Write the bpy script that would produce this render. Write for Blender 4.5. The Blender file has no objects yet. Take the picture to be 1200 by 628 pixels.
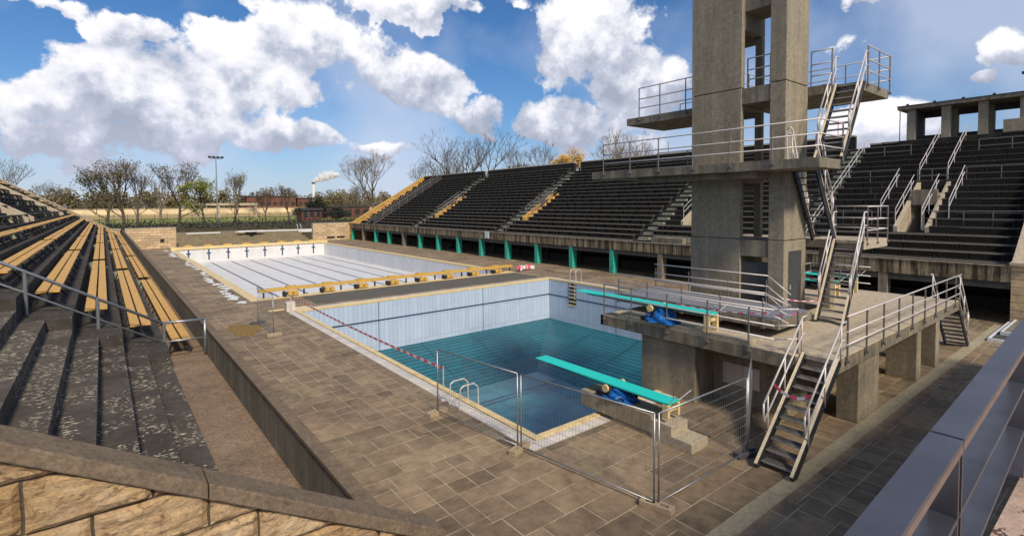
import bpy, math, random
from mathutils import Vector, Matrix
R = math.radians
random.seed(7)
sc = bpy.context.scene
col = sc.collection
CAM = Vector((-8.897, -10.251, 6.179))

# ------------------------------------------------------------------ helpers
class MB:
    def __init__(s): s.v = []; s.f = []; s.p = []
    def add(s, vs, fs):
        n = len(s.v); s.p.append((vs, fs)); s.v += [tuple(v) for v in vs]; s.f += [tuple(i + n for i in f) for f in fs]; return s
    def box(s, x0, x1, y0, y1, z0, z1):
        if x0 > x1: x0, x1 = x1, x0
        if y0 > y1: y0, y1 = y1, y0
        if z0 > z1: z0, z1 = z1, z0
        return s.add([(x0,y0,z0),(x1,y0,z0),(x1,y1,z0),(x0,y1,z0),(x0,y0,z1),(x1,y0,z1),(x1,y1,z1),(x0,y1,z1)],
                     [(0,3,2,1),(4,5,6,7),(0,1,5,4),(1,2,6,5),(2,3,7,6),(3,0,4,7)])
    def tube(s, p, q, r, n=6, r2=None, caps=True):
        p = Vector(p); q = Vector(q); d = q - p
        if d.length < 1e-6: return s
        d.normalize(); a = d.orthogonal().normalized(); b = d.cross(a)
        r2 = r if r2 is None else r2; vs = []
        for P, rr in ((p, r), (q, r2)):
            for i in range(n):
                t = 2*math.pi*i/n + .3
                vs.append(P + (a*math.cos(t) + b*math.sin(t))*rr)
        fs = [(i, (i+1) % n, n+(i+1) % n, n+i) for i in range(n)]
        if caps: fs += [tuple(range(n-1, -1, -1)), tuple(range(n, 2*n))]
        return s.add(vs, fs)
    def poly(s, pts, r, n=6):
        for a, b in zip(pts[:-1], pts[1:]): s.tube(a, b, r, n)
        return s
    def bar(s, p, q, w, h, up=(0,0,1)):
        """rectangular bar; w across, h along 'up'"""
        p = Vector(p); q = Vector(q); d = (q-p).normalized(); a = d.cross(Vector(up)).normalized(); b = a.cross(d)
        vs = [P + a*i*w/2 + b*j*h/2 for P in (p, q) for i, j in ((-1,-1),(1,-1),(1,1),(-1,1))]
        return s.add(vs, [(0,1,2,3),(7,6,5,4),(0,4,5,1),(1,5,6,2),(2,6,7,3),(3,7,4,0)])
    def prism(s, pts, a, b, axis='y'):
        """pts: outline in the plane normal to axis, extruded from a to b"""
        n = len(pts)
        m = {'y': lambda u, v, t: (u, t, v), 'x': lambda u, v, t: (t, u, v), 'z': lambda u, v, t: (u, v, t)}[axis]
        vs = [m(u, v, t) for t in (a, b) for u, v in pts]
        fs = [tuple(range(n)), tuple(range(2*n-1, n-1, -1))] + [(i, n+i, n+(i+1) % n, (i+1) % n) for i in range(n)]
        return s.add(vs, fs)
    def quad(s, *p): return s.add(p, [tuple(range(len(p)))])
    def each(s, name, m, parent=None, bevel=0, smooth=False):
        for vs, fs in s.p: MB().add(vs, fs).build(name, m, parent, bevel, smooth)
    def build(s, name, m, parent=None, bevel=0, smooth=False, fixn=True):
        off = wl(parent) if parent else Vector((0,0,0))
        me = bpy.data.meshes.new(name)
        me.from_pydata([tuple(Vector(v)-off) for v in s.v], [], s.f); me.validate(); me.update()
        if fixn:
            import bmesh
            bm = bmesh.new(); bm.from_mesh(me); bmesh.ops.recalc_face_normals(bm, faces=bm.faces); bm.to_mesh(me); bm.free()
        if smooth:
            for p in me.polygons: p.use_smooth = True
        me.materials.append(m)
        o = bpy.data.objects.new(name, me); col.objects.link(o)
        if parent: o.parent = parent
        if bevel:
            b = o.modifiers.new('bevel', 'BEVEL'); b.width = bevel; b.segments = 2; b.limit_method = 'ANGLE'
        return o
def wl(o):
    v = Vector((0,0,0))
    while o is not None: v += o.location; o = o.parent
    return v
def tag(o, label=None, cat=None, group=None, kind=None):
    if label: o['label'] = label
    if cat: o['category'] = cat
    if group: o['group'] = group
    if kind: o['kind'] = kind
    return o
def thing(name, label, cat, loc, group=None):
    o = bpy.data.objects.new(name, None); o.empty_display_size = .2; col.objects.link(o); o.location = loc
    return tag(o, label, cat, group)
def copy_tree(o, parent=None):
    c = o.copy(); col.objects.link(c)
    if parent: c.parent = parent
    for ch in [x for x in KIDS(o)]: copy_tree(ch, c)
    return c
def KIDS(o): return [x for x in col.objects if x.parent is o]
ORD = ['first','second','third','fourth','fifth','sixth','seventh','eighth','ninth','tenth','eleventh','twelfth','thirteenth',
       'fourteenth','fifteenth','sixteenth','seventeenth','eighteenth','nineteenth','twentieth','twenty-first','twenty-second',
       'twenty-third','twenty-fourth','twenty-fifth','twenty-sixth','twenty-seventh','twenty-eighth','twenty-ninth','thirtieth',
       'thirty-first','thirty-second','thirty-third','thirty-fourth','thirty-fifth','thirty-sixth','thirty-seventh','thirty-eighth']

# ------------------------------------------------------------------ materials
class NT:
    def __init__(s, name):
        s.m = bpy.data.materials.new(name); s.m.use_nodes = True; s.t = s.m.node_tree
        s.b = s.t.nodes['Principled BSDF']; s.pos = s.n('ShaderNodeNewGeometry').outputs['Position']
    def n(s, k, **kw):
        x = s.t.nodes.new(k)
        for a, b in kw.items(): setattr(x, a, b)
        return x
    def l(s, a, b): s.t.links.new(a, b)
    def scalepos(s, sx=1, sy=1, sz=1, rot=(0,0,0), loc=(0,0,0)):
        m = s.n('ShaderNodeMapping'); s.l(s.pos, m.inputs[0]); m.inputs['Scale'].default_value = (sx,sy,sz)
        m.inputs['Rotation'].default_value = rot; m.inputs['Location'].default_value = loc; return m.outputs[0]
    def noise(s, scale, detail=6, rough=.6, vec=None, dist=0):
        x = s.n('ShaderNodeTexNoise'); x.inputs['Scale'].default_value = scale; x.inputs['Detail'].default_value = detail
        x.inputs['Roughness'].default_value = rough; x.inputs['Distortion'].default_value = dist
        s.l(vec or s.pos, x.inputs['Vector']); return x.outputs['Fac']
    def ramp(s, fac, stops):
        r = s.n('ShaderNodeValToRGB'); e = r.color_ramp.elements
        e[0].position = stops[0][0]; e[0].color = c4(stops[0][1]); e[1].position = stops[-1][0]; e[1].color = c4(stops[-1][1])
        for p, c in stops[1:-1]:
            q = e.new(p); q.color = c4(c)
        s.l(fac, r.inputs[0]); return r.outputs[0]
    def mix(s, fac, a, b, mode='MIX'):
        x = s.n('ShaderNodeMix', data_type='RGBA', blend_type=mode)
        for v, i in ((fac, 0), (a, 6), (b, 7)):
            if isinstance(v, (int, float)): x.inputs[i].default_value = v
            elif isinstance(v, (tuple, list)): x.inputs[i].default_value = c4(v)
            else: s.l(v, x.inputs[i])
        return x.outputs[2]
    def math(s, op, a, b=0.0, c=None):
        x = s.n('ShaderNodeMath', operation=op)
        for i, v in enumerate((a, b) if c is None else (a, b, c)):
            if isinstance(v, (int, float)): x.inputs[i].default_value = v
            else: s.l(v, x.inputs[i])
        return x.outputs[0]
    def bump(s, h, dist=.01, strength=1):
        x = s.n('ShaderNodeBump'); x.inputs['Strength'].default_value = strength; x.inputs['Distance'].default_value = dist
        s.l(h, x.inputs['Height']); s.l(x.outputs[0], s.b.inputs['Normal'])
    def out(s, colr, rough=.8, metal=0, spec=.3):
        if isinstance(colr, (tuple, list)): s.b.inputs['Base Color'].default_value = c4(colr)
        else: s.l(colr, s.b.inputs['Base Color'])
        if isinstance(rough, (int, float)): s.b.inputs['Roughness'].default_value = rough
        else: s.l(rough, s.b.inputs['Roughness'])
        s.b.inputs['Metallic'].default_value = metal; s.b.inputs['Specular IOR Level'].default_value = spec
        return s.m
def c4(c):
    if isinstance(c, (int, float)): return (c, c, c, 1)
    return (c[0], c[1], c[2], 1)
def dim(c, k): return tuple(x*k for x in c)

def concrete(name, c, grain=40, stain=.5, streak=.4, bump=.006, rough=.9, dark=.35, light=1.35):
    t = NT(name)
    big = t.noise(.7, 6, .65, dist=.4); mid = t.noise(6, 6, .7)
    fine = t.noise(grain, 4, .75)
    a = t.ramp(big, [(.3, dim(c, 1-stain)), (.52, c), (.75, dim(c, light))])
    a = t.mix(.55, a, t.ramp(mid, [(.3, dim(c, .6)), (.7, dim(c, 1.35))]))
    a = t.mix(.6, a, t.ramp(fine, [(.35, (.35,.35,.35)), (.62, (1.25,1.22,1.18))]), 'MULTIPLY')
    if streak:
        st = t.noise(1, 5, .7, vec=t.scalepos(3.5, 3.5, .22))
        a = t.mix(streak, a, t.ramp(st, [(.42, dim((1,.97,.9), dark)), (.6, (1,1,1))]), 'MULTIPLY')
    t.bump(t.math('ADD', t.math('MULTIPLY', mid, .6), t.math('MULTIPLY', fine, .7)), bump)
    return t.out(a, rough)
def plain(name, c, rough=.5, metal=0, var=.25, scale=9, bump=.001, spec=.4):
    t = NT(name); n = t.noise(scale, 5, .65)
    a = t.ramp(n, [(.3, dim(c, 1-var)), (.7, dim(c, 1+var*.6))])
    t.bump(n, bump); return t.out(a, rough, metal, spec)
def paving(name, c, slab=.78):
    t = NT(name)
    def brick(sc_, off, mort, rot=0, loc=(0,0,0)):
        b = t.n('ShaderNodeTexBrick'); t.l(t.scalepos(1, 1, 1, (0,0,rot), loc), b.inputs['Vector'])
        b.offset = off; b.inputs['Scale'].default_value = 1; b.inputs['Brick Width'].default_value = sc_[0]; b.inputs['Row Height'].default_value = sc_[1]
        b.inputs['Mortar Size'].default_value = mort; b.inputs['Mortar Smooth'].default_value = .3
        b.inputs['Color1'].default_value = (.62,.6,.58,1); b.inputs['Color2'].default_value = (1.15,1.1,1.05,1); b.inputs['Mortar'].default_value = (1,1,1,1)
        return b
    b = brick((slab, slab), 0.0, .014); b2 = brick((slab*2.1, slab*1.35), .4, .014, 0, (.3,.2,0))
    big = t.noise(.28, 7, .7, dist=.6); mid = t.noise(3, 6, .7); fine = t.noise(60, 3, .7)
    a = t.ramp(big, [(.3, dim(c, .5)), (.5, c), (.72, dim(c, 1.4))])
    pick = t.ramp(t.noise(.16, 2, .4), [(.5, 0), (.52, 1)]); bc = t.mix(pick, b.outputs['Color'], b2.outputs['Color']); bf = t.mix(pick, b.outputs['Fac'], b2.outputs['Fac'])
    a = t.mix(.85, a, bc, 'MULTIPLY')
    a = t.mix(.7, a, t.ramp(mid, [(.28, (.45,.43,.42)), (.55, (1,1,1)), (.78, (1.35,1.3,1.15))]), 'MULTIPLY')
    a = t.mix(.4, a, t.ramp(fine, [(.3, (.5,.5,.5)), (.7, (1.3,1.3,1.3))]), 'MULTIPLY')
    a = t.mix(t.ramp(t.noise(.45, 6, .7, dist=.8), [(.52, 0), (.7, .55)]), a, t.mix(1.0, (.42,.33,.18), t.ramp(mid, [(.3, (.6,.6,.6)), (.7, (1.15,1.15,1.15))]), 'MULTIPLY'))
    # pale joints, worn away in places
    keep = t.ramp(t.noise(.9, 5, .75), [(.38, .1), (.56, .95)])
    jf = t.math('MULTIPLY', bf, keep)
    a = t.mix(jf, a, (.5,.41,.25))
    t.bump(t.math('SUBTRACT', t.math('MULTIPLY', mid, .5), t.math('MULTIPLY', bf, .6)), .01)
    return t.out(a, .72, 0, .35)
def tiles(name, c, cj, sx, sz, axis, mort=.012, rough=.35, var=.12, wear=.25, offset=0.0):
    """square tiling on an upright (axis x or y) or lying (z) surface, laid in world metres"""
    t = NT(name); sep = t.n('ShaderNodeSeparateXYZ'); t.l(t.pos, sep.inputs[0]); comb = t.n('ShaderNodeCombineXYZ')
    i = {'x': (1, 2), 'y': (0, 2), 'z': (0, 1)}[axis]
    t.l(sep.outputs[i[0]], comb.inputs[0]); t.l(sep.outputs[i[1]], comb.inputs[1])
    b = t.n('ShaderNodeTexBrick'); t.l(comb.outputs[0], b.inputs['Vector']); b.offset = offset
    b.inputs['Scale'].default_value = 1; b.inputs['Brick Width'].default_value = sx; b.inputs['Row Height'].default_value = sz
    b.inputs['Mortar Size'].default_value = mort; b.inputs['Mortar Smooth'].default_value = .4
    b.inputs['Color1'].default_value = c4(dim(c, 1-var)); b.inputs['Color2'].default_value = c4(dim(c, 1+var*.5)); b.inputs['Mortar'].default_value = c4(cj)
    n = t.noise(.8, 6, .7, dist=.5)
    a = t.mix(wear, b.outputs['Color'], t.ramp(n, [(.3, (.35,.36,.36)), (.6, (1,1,1))]), 'MULTIPLY')
    st = t.noise(1, 5, .7, vec=t.scalepos(1.5, 1.5, .15))
    if axis != 'z': a = t.mix(wear, a, t.ramp(st, [(.35, (.6,.6,.55)), (.6, (1,1,1))]), 'MULTIPLY')
    t.bump(t.math('MULTIPLY', b.outputs['Fac'], -1.0), .004)
    return t.out(a, rough, 0, .5)
def stone(name, c, cj, w, h, axis='y', bump=.05, mort=.02, c2=None, offset=.5):
    t = NT(name); sep = t.n('ShaderNodeSeparateXYZ'); t.l(t.pos, sep.inputs[0]); comb = t.n('ShaderNodeCombineXYZ')
    i = {'x': (1, 2), 'y': (0, 2)}[axis]
    t.l(sep.outputs[i[0]], comb.inputs[0]); t.l(sep.outputs[i[1]], comb.inputs[1])
    wob = t.n('ShaderNodeMix', data_type='VECTOR'); nn = t.n('ShaderNodeTexNoise'); nn.inputs['Scale'].default_value = 3
    t.l(t.pos, nn.inputs['Vector']); va = t.n('ShaderNodeVectorMath', operation='MULTIPLY_ADD')
    t.l(nn.outputs['Color'], va.inputs[0]); va.inputs[1].default_value = (.018,.018,0); t.l(comb.outputs[0], va.inputs[2])
    b = t.n('ShaderNodeTexBrick'); t.l(va.outputs[0], b.inputs['Vector']); b.offset = offset
    b.inputs['Scale'].default_value = 1; b.inputs['Brick Width'].default_value = w; b.inputs['Row Height'].default_value = h
    b.inputs['Mortar Size'].default_value = mort; b.inputs['Mortar Smooth'].default_value = .25
    b.inputs['Color1'].default_value = c4(dim(c, .75)); b.inputs['Color2'].default_value = c4(dim(c, 1.15)); b.inputs['Mortar'].default_value = c4(cj)
    n1 = t.noise(2.5, 8, .72, dist=1.2); n2 = t.noise(1, 8, .75, vec=t.scalepos(6, 6, 16, (0,.25,0)), dist=1.5); n3 = t.noise(30, 5, .7)
    a = t.mix(.75, b.outputs['Color'], t.ramp(n1, [(.28, (.35,.33,.36)), (.45, (.95,.85,.75)), (.6, (1.15,1,.8)), (.75, (1.3,1.25,1.15))]), 'MULTIPLY')
    a = t.mix(.6, a, t.ramp(n2, [(.36, (.3,.27,.24)), (.46, (1,1,1))]), 'MULTIPLY')
    a = t.mix(.5, a, t.ramp(n3, [(.3, (.6,.6,.6)), (.7, (1.25,1.2,1.15))]), 'MULTIPLY')
    h_ = t.math('ADD', t.math('MULTIPLY', n2, .7), t.math('ADD', t.math('MULTIPLY', n1, .8), t.math('MULTIPLY', b.outputs['Fac'], -1.2)))
    t.bump(h_, bump); return t.out(a, .9, 0, .2)
def ashlar(name):
    t = NT(name); sep = t.n('ShaderNodeSeparateXYZ'); t.l(t.pos, sep.inputs[0]); comb = t.n('ShaderNodeCombineXYZ')
    t.l(sep.outputs[0], comb.inputs[0]); t.l(sep.outputs[2], comb.inputs[1])
    b = t.n('ShaderNodeTexBrick'); t.l(comb.outputs[0], b.inputs['Vector']); b.offset = .5; b.inputs['Scale'].default_value = 1; b.inputs['Brick Width'].default_value = .6; b.inputs['Row Height'].default_value = .31
    b.inputs['Mortar Size'].default_value = 0; b.inputs['Color1'].default_value = (.50,.35,.19,1); b.inputs['Color2'].default_value = (.70,.55,.36,1)
    n1 = t.noise(3.2, 8, .7, dist=1.5); n2 = t.noise(1, 8, .75, vec=t.scalepos(7, 7, 15, (0,.35,0)), dist=2.2); n3 = t.noise(45, 5, .75); n4 = t.noise(1.6, 5, .6)
    a = t.mix(.8, b.outputs['Color'], t.ramp(n1, [(.3, (.42,.38,.36)), (.43, (.9,.75,.62)), (.55, (1.1,.98,.82)), (.72, (1.35,1.32,1.25))]), 'MULTIPLY')
    a = t.mix(.7, a, t.ramp(n2, [(.38, (.2,.15,.11)), (.47, (.95,.92,.9)), (.7, (1.15,1.15,1.15))]), 'MULTIPLY')
    a = t.mix(t.ramp(n4, [(.5, 0), (.7, .55)]), a, (.55,.46,.38))
    a = t.mix(.5, a, t.ramp(n3, [(.3, (.6,.6,.6)), (.7, (1.25,1.22,1.18))]), 'MULTIPLY')
    t.bump(t.math('ADD', n2, t.math('MULTIPLY', n3, .35)), .03); return t.out(a, .92, 0, .15)
def peeling(name, c, cp, amount=.62, step=None):
    """dark weathered concrete with small pale flakes of old coating in patches"""
    t = NT(name); big = t.noise(.8, 6, .7); mid = t.noise(7, 6, .7); fine = t.noise(50, 4, .75)
    a = t.ramp(big, [(.3, dim(c, .6)), (.55, c), (.75, dim(c, 1.4))])
    a = t.mix(.6, a, t.ramp(mid, [(.3, (.55,.53,.5)), (.7, (1.35,1.3,1.25))]), 'MULTIPLY')
    a = t.mix(.5, a, t.ramp(fine, [(.3, (.55,.55,.55)), (.7, (1.35,1.35,1.35))]), 'MULTIPLY')
    if step:   # random tone painted per tread, in place of riser shadow lines
        sp_ = t.n('ShaderNodeSeparateXYZ'); t.l(t.pos, sp_.inputs[0]); k = t.math('FLOOR', t.math('DIVIDE', t.math('ADD', sp_.outputs[0], 7.7), step))
        wnz = t.n('ShaderNodeTexWhiteNoise', noise_dimensions='1D'); t.l(k, wnz.inputs['W'])
        a = t.mix(1.0, a, t.ramp(wnz.outputs['Value'], [(0, (.72,.72,.72)), (1, (1.25,1.22,1.2))]), 'MULTIPLY')
    fl = t.noise(1, 2, .5, vec=t.scalepos(13, 30, 13, (0,0,.2)), dist=.3); area = t.noise(1.3, 3, .6)
    f = t.math('MULTIPLY', t.ramp(fl, [(amount, 0), (amount+.015, 1)]), t.ramp(area, [(.46, 0), (.5, 1)]))
    a = t.mix(f, a, cp)
    t.bump(t.math('ADD', t.math('MULTIPLY', mid, .8), f), .008); return t.out(a, .93, 0, .15)

CREAM = (.36,.31,.22)
M = {}
M['tower'] = concrete('exposed_aggregate_concrete', (.36,.305,.22), grain=28, stain=.3, streak=.28, bump=.012, light=1.2)
M['slab'] = concrete('weathered_concrete', (.31,.265,.195), grain=60, stain=.35, streak=.55, dark=.3)
M['decktop'] = concrete('pale_beige_concrete', (.52,.43,.31), grain=50, stain=.2, streak=0, light=1.15)  # paler beige than the slab edges
M['fascia'] = concrete('stained_fascia_concrete', (.40,.32,.2), grain=30, stain=.5, streak=.95, dark=.1)
M['curb'] = concrete('coping_concrete', (.20,.145,.095), grain=35, stain=.35, streak=0, bump=.01)
M['parapet'] = concrete('mossy_parapet_concrete', (.24,.215,.165), grain=40, stain=.5, streak=.5)
M['floorc'] = concrete('dirty_floor_concrete', (.27,.19,.13), grain=22, stain=.65, streak=0, bump=.02, light=1.5)
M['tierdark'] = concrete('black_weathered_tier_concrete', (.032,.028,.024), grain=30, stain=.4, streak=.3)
M['nose'] = concrete('pale_tier_nosing', (.13,.115,.09), grain=20, stain=.6, streak=0)  # paler concrete for the strip along every tier edge
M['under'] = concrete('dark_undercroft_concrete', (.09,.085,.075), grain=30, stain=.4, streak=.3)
M['aisle'] = concrete('mossy_step_concrete', (.3,.3,.22), grain=30, stain=.4, streak=0)
M['peel'] = peeling('flaking_step_concrete', (.115,.097,.082), (.58,.5,.36), .60, .45)
M['tierleft'] = peeling('tread_concrete', (.075,.066,.057), (.36,.33,.27), .66)
M['deck'] = paving('deck_paving', (.285,.208,.132), .52)
M['deckstrip'] = concrete('pale_channel_strip', (.4,.34,.22), grain=40, stain=.25, streak=0)
M['stonelit'] = stone('sunlit_ochre_wall', (.62,.38,.13), (.3,.2,.08), 1.2, .45, 'y', .02)  # warm sunlight on the far walls is put into this stone colour
M['stone'] = ashlar('rough_limestone_ashlar')
M['joint'] = concrete('dark_wall_joint', (.10,.08,.06), grain=60, stain=.3, streak=0)
M['stonefar'] = stone('pale_limestone_ashlar', (.68,.54,.37), (.3,.24,.17), .9, .38, 'y', .03, .02)
M['steel'] = plain('galvanised_rail_steel', (.64,.58,.55), .42, .15, .12)
M['steeldark'] = plain('weathered_rail_steel', (.2,.18,.17), .5, .4, .3)
M['string'] = plain('cream_painted_stringer', (.8,.66,.46), .6, 0, .2, 14)
M['tread'] = plain('dark_steel_tread', (.14,.13,.12), .6, .3, .3, 25)
M['nosing'] = plain('worn_tread_nosing', (.42,.38,.34), .5, .3, .3, 25)
M['fence'] = plain('galvanised_fence_steel', (.36,.37,.38), .4, .7, .2)
M['turq'] = plain('turquoise_board_coating', (.02,.6,.52), .55, 0, .08, 20)
M['green'] = plain('green_column_paint', (.04,.42,.30), .7, 0, .3, 4)
M['blue'] = plain('blue_tarpaulin', (.01,.13,.42), .45, 0, .3, 8)
M['black'] = plain('black_rubber', (.02,.02,.022), .6, 0, .2, 8)
M['yellowp'] = plain('yellow_grp', (.6,.37,.08), .6, 0, .22, 5)
M['ywood'] = plain('yellow_bench_wood', (.66,.37,.09), .6, 0, .35, 12)
M['greywood'] = plain('weathered_bench_plank', (.2,.17,.13), .8, 0, .35, 6)
M['duckwood'] = plain('dark_bench_plank', (.06,.055,.05), .8, 0, .35, 6)
M['iron'] = plain('dark_bench_iron', (.035,.037,.042), .6, .3, .3, 10)
M['white'] = plain('white_plastic', (.75,.75,.74), .5, 0, .1, 6)
M['coping'] = plain('cream_pool_coping', (.74,.56,.28), .55, 0, .22, 3)
M['gutter'] = tiles('pale_gutter_tiles', (.75,.66,.57), (.4,.34,.28), .3, .3, 'z', .008, .5, .1, .3)
M['slot'] = plain('dark_overflow_slot', (.05,.045,.04), .8)
M['bluey'] = tiles('pale_blue_wall_tiles', (.52,.60,.72), (.30,.38,.5), .3, 1.5, 'y', .014, .32, .06, .14)
M['bluex'] = tiles('pale_blue_side_tiles', (.52,.60,.72), (.30,.38,.5), .3, 1.5, 'x', .014, .32, .06, .14)
M['stripe'] = plain('navy_tile_stripe', (.05,.08,.14), .4)
M['teal'] = tiles('teal_pool_tiles', (.018,.15,.195), (.005,.05,.07), 4, .36, 'z', .05, .35, .12, .45)
M['tealx'] = tiles('teal_bank_tiles', (.018,.15,.195), (.005,.05,.07), .36, 4, 'z', .05, .35, .12, .45)
M['tealf'] = tiles('teal_floor_tiles', (.085,.27,.34), (.035,.14,.19), 1.2, 1.2, 'z', .02, .3, .2, .5)
M['pool'] = tiles('white_pool_lining', (.74,.71,.68), (.6,.58,.56), 2.0, 2.0, 'z', .01, .4, .04, .28)
M['poolw'] = tiles('white_pool_wall_lining', (.74,.72,.7), (.6,.58,.56), 2.5, 2.5, 'y', .01, .4, .04, .2)
M['poolwx'] = tiles('shade_tinted_side_lining', (.72,.73,.76), (.6,.6,.6), 2.5, 2.5, 'x', .01, .4, .04, .2)  # bluish cast of the shaded side wall put into the white
M['greymat'] = plain('grey_blue_matting', (.2,.205,.235), .75, 0, .15, 10, .003)
M['door'] = plain('dark_grey_door', (.06,.06,.062), .5, 0, .2)
M['cap'] = plain('anodised_parapet_cap', (.155,.152,.17), .38, .7, .22, 2.5, .0006)
M['capend'] = plain('brown_parapet_edge', (.24,.17,.14), .5, .3, .2)
M['pink'] = peeling('speckled_pink_terrace', (.5,.36,.28), (.12,.08,.06), .58)
M['red'] = plain('red_tape', (.8,.10,.17), .5, 0, .1)
M['foot'] = concrete('fence_foot_concrete', (.46,.36,.24), grain=60, stain=.3, streak=0)
M['footdark'] = plain('dark_rubber_foot', (.09,.09,.095), .8)
M['sand'] = plain('brown_sand', (.26,.16,.05), .95, 0, .5, 12, .03)
M['grass'] = plain('grass', (.26,.26,.05), .95, 0, .4, .5, .02)
M['field'] = plain('dry_field', (.42,.30,.12), .95, 0, .3, .2, .02)
M['earth'] = plain('earth', (.07,.06,.035), .95, 0, .4, 1, .02)
M['bark'] = plain('bark', (.12,.09,.06), .9, 0, .4, 6, .01)
M['barkpale'] = plain('sunlit_bark', (.2,.155,.1), .9, 0, .4, 6, .01)
M['leafolive'] = plain('olive_leaves', (.14,.125,.04), .8, 0, .5, 3)
M['leafgreen'] = plain('spring_leaves', (.24,.27,.05), .8, 0, .5, 3)
M['leafyellow'] = plain('yellow_leaves', (.62,.36,.05), .8, 0, .4, 3)
M['hedge'] = plain('hedge_leaves', (.024,.025,.013), .9, 0, .5, 3)
M['wood'] = plain('distant_leaves', (.17,.135,.06), .9, 0, .5, .5)
M['brick'] = plain('red_brick', (.17,.07,.045), .9, 0, .3, 1)
M['roofd'] = plain('dark_roof', (.05,.05,.055), .8, 0, .2, 1)
M['glass'] = plain('dark_window_glass', (.03,.035,.04), .15)

# ------------------------------------------------------------------ world and sun
SUN = Vector((-.2, -.97, 0)).normalized()
sun_el = R(42)
w = bpy.data.worlds.new('World'); sc.world = w; w.use_nodes = True
wt = w.node_tree; wt.nodes.clear()
class WN(NT):
    def __init__(s): s.t = wt; s.pos = None
W = WN()
sky = W.n('ShaderNodeTexSky', sky_type='NISHITA'); sky.sun_disc = False; sky.sun_elevation = sun_el
sky.sun_rotation = math.atan2(SUN.x, SUN.y); sky.altitude = 50; sky.air_density = 1.15; sky.dust_density = .5; sky.ozone_density = 2.5
tc = W.n('ShaderNodeTexCoord'); D = tc.outputs['Generated']
sep = W.n('ShaderNodeSeparateXYZ'); W.l(D, sep.inputs[0])
# warp the direction a little so that cloud edges billow
wn = W.n('ShaderNodeTexNoise'); wn.inputs['Scale'].default_value = 5; wn.inputs['Detail'].default_value = 7; wn.inputs['Roughness'].default_value = .62
W.l(D, wn.inputs['Vector'])
wn2 = W.n('ShaderNodeTexNoise'); wn2.inputs['Scale'].default_value = 11; wn2.inputs['Detail'].default_value = 9; wn2.inputs['Roughness'].default_value = .58
W.l(D, wn2.inputs['Vector'])
az = W.math('ARCTAN2', sep.outputs[0], sep.outputs[1]); el = W.math('ARCSINE', sep.outputs[2])
# (azimuth, elevation, half width, half height, weight) in degrees: cumulus banks around the stadium
CLOUDS = [ (2.0, 15.0, 4.8, 2.1, 1.1),(-2.7, 16.4, 3.3, 1.1, 0.7),(-1.0, 11.7, 2.9, 1.5, 0.9),(3.0, 8.9, 8.2, 2.6, 1.25),(-3.1, 5.5, 4, 2.2, 1.15),(6.8, 6.0, 4.6, 2.0, 1.2),(-4.8, 8.7, 1.5, 1.2, 0.5),(14.8, 16.3, 10.9, 4.5, 1.15),(12.4, 11.7, 8.9, 3.5, 0.8),(28.4, 20.3, 10.1, 2.3, 1.1),(22.2, 15.8, 8.0, 3.2, 0.7),(28.8, 13.1, 8.3, 4.4, 1.15),(34.7, 9.2, 5.6, 3.1, 0.8),(15.7, 6.8, 6.2, 2.6, 1.5),(35.7, 10.1, 3.7, 2.0, 0.8),(24.6, 5.9, 5.4, 1.8, 0.85),(46.9, 17.3, 8.8, 6.3, 1.2),(43.6, 8.7, 5.5, 3.6, 1.3),(52.3, 12.3, 6.8, 5.8, 1.1),(38.6, 20.8, 5.6, 1.4, 0.6),(72.7, 6.6, 5.2, 3.2, 1.4),(81.8, 12.0, 2.8, 2.0, 1.1),(80.4, 9.6, 2.2, 1.3, 0.9),(72.1, 17.7, 3.1, 1.0, 0.8),(70.2, 14.8, 2.0, 1.3, 0.45),(51.4, 6.2, 5.2, 2.2, 0.7),(20.2, 2.3, 3.5, 0.7, 0.4) ]
for k in range(16):   # more banks behind and to the sides of the viewpoint
    CLOUDS.append((118 + k*17.5, random.uniform(8, 50), random.uniform(8, 18), random.uniform(5, 10), random.uniform(.7, 1.1)))
azd = W.math('MULTIPLY_ADD', W.math('SUBTRACT', wn.outputs['Fac'], .5), 8, W.math('MULTIPLY', az, 57.2958))
eld = W.math('MULTIPLY_ADD', W.math('SUBTRACT', wn2.outputs['Fac'], .5), 6, W.math('MULTIPLY', el, 57.2958))
mask = None; topn = None; msum = None
for (a, e, ra, re, wgt) in CLOUDS:
    if a > 180: a -= 360
    ra *= .92; re *= .87
    x = W.math('DIVIDE', W.math('SUBTRACT', azd, a), ra); y = W.math('DIVIDE', W.math('SUBTRACT', eld, e), re)
    d2 = W.math('MULTIPLY_ADD', x, x, W.math('MULTIPLY', y, y))
    g = W.math('MULTIPLY', W.math('EXPONENT', W.math('MULTIPLY', d2, -1.1)), wgt)
    gy = W.math('MULTIPLY', g, y)
    mask = g if mask is None else W.math('MAXIMUM', mask, g); msum = g if msum is None else W.math('ADD', msum, g)
    topn = gy if topn is None else W.math('ADD', topn, gy)
GAPS = [(-3.8, 14.5, 2.7, 0.9, 0.9),(9.8, 18.3, 2.8, 1.0, 0.9),(9.8, 4.7, 2.4, 1.1, 0.7),(37.1, 16.7, 5.8, 3.1, 1.2),(23.8, 8.9, 5.4, 1.9, 0.7),(-5.0, 11.3, 2.0, 1.4, 0.6),(20.2, 4.5, 5.2, 1.2, 0.6),(40.3, 5.5, 3.7, 1.5, 0.4),(76.5, 12.7, 2.8, 2.1, 0.6),]
for (a, e, ra, re, wgt) in GAPS:      # clear blue between the banks
    x = W.math('DIVIDE', W.math('SUBTRACT', azd, a), ra); y = W.math('DIVIDE', W.math('SUBTRACT', eld, e), re)
    g = W.math('MULTIPLY', W.math('EXPONENT', W.math('MULTIPLY', W.math('MULTIPLY_ADD', x, x, W.math('MULTIPLY', y, y)), -1.0)), wgt*.75)
    mask = W.math('SUBTRACT', mask, g)
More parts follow.
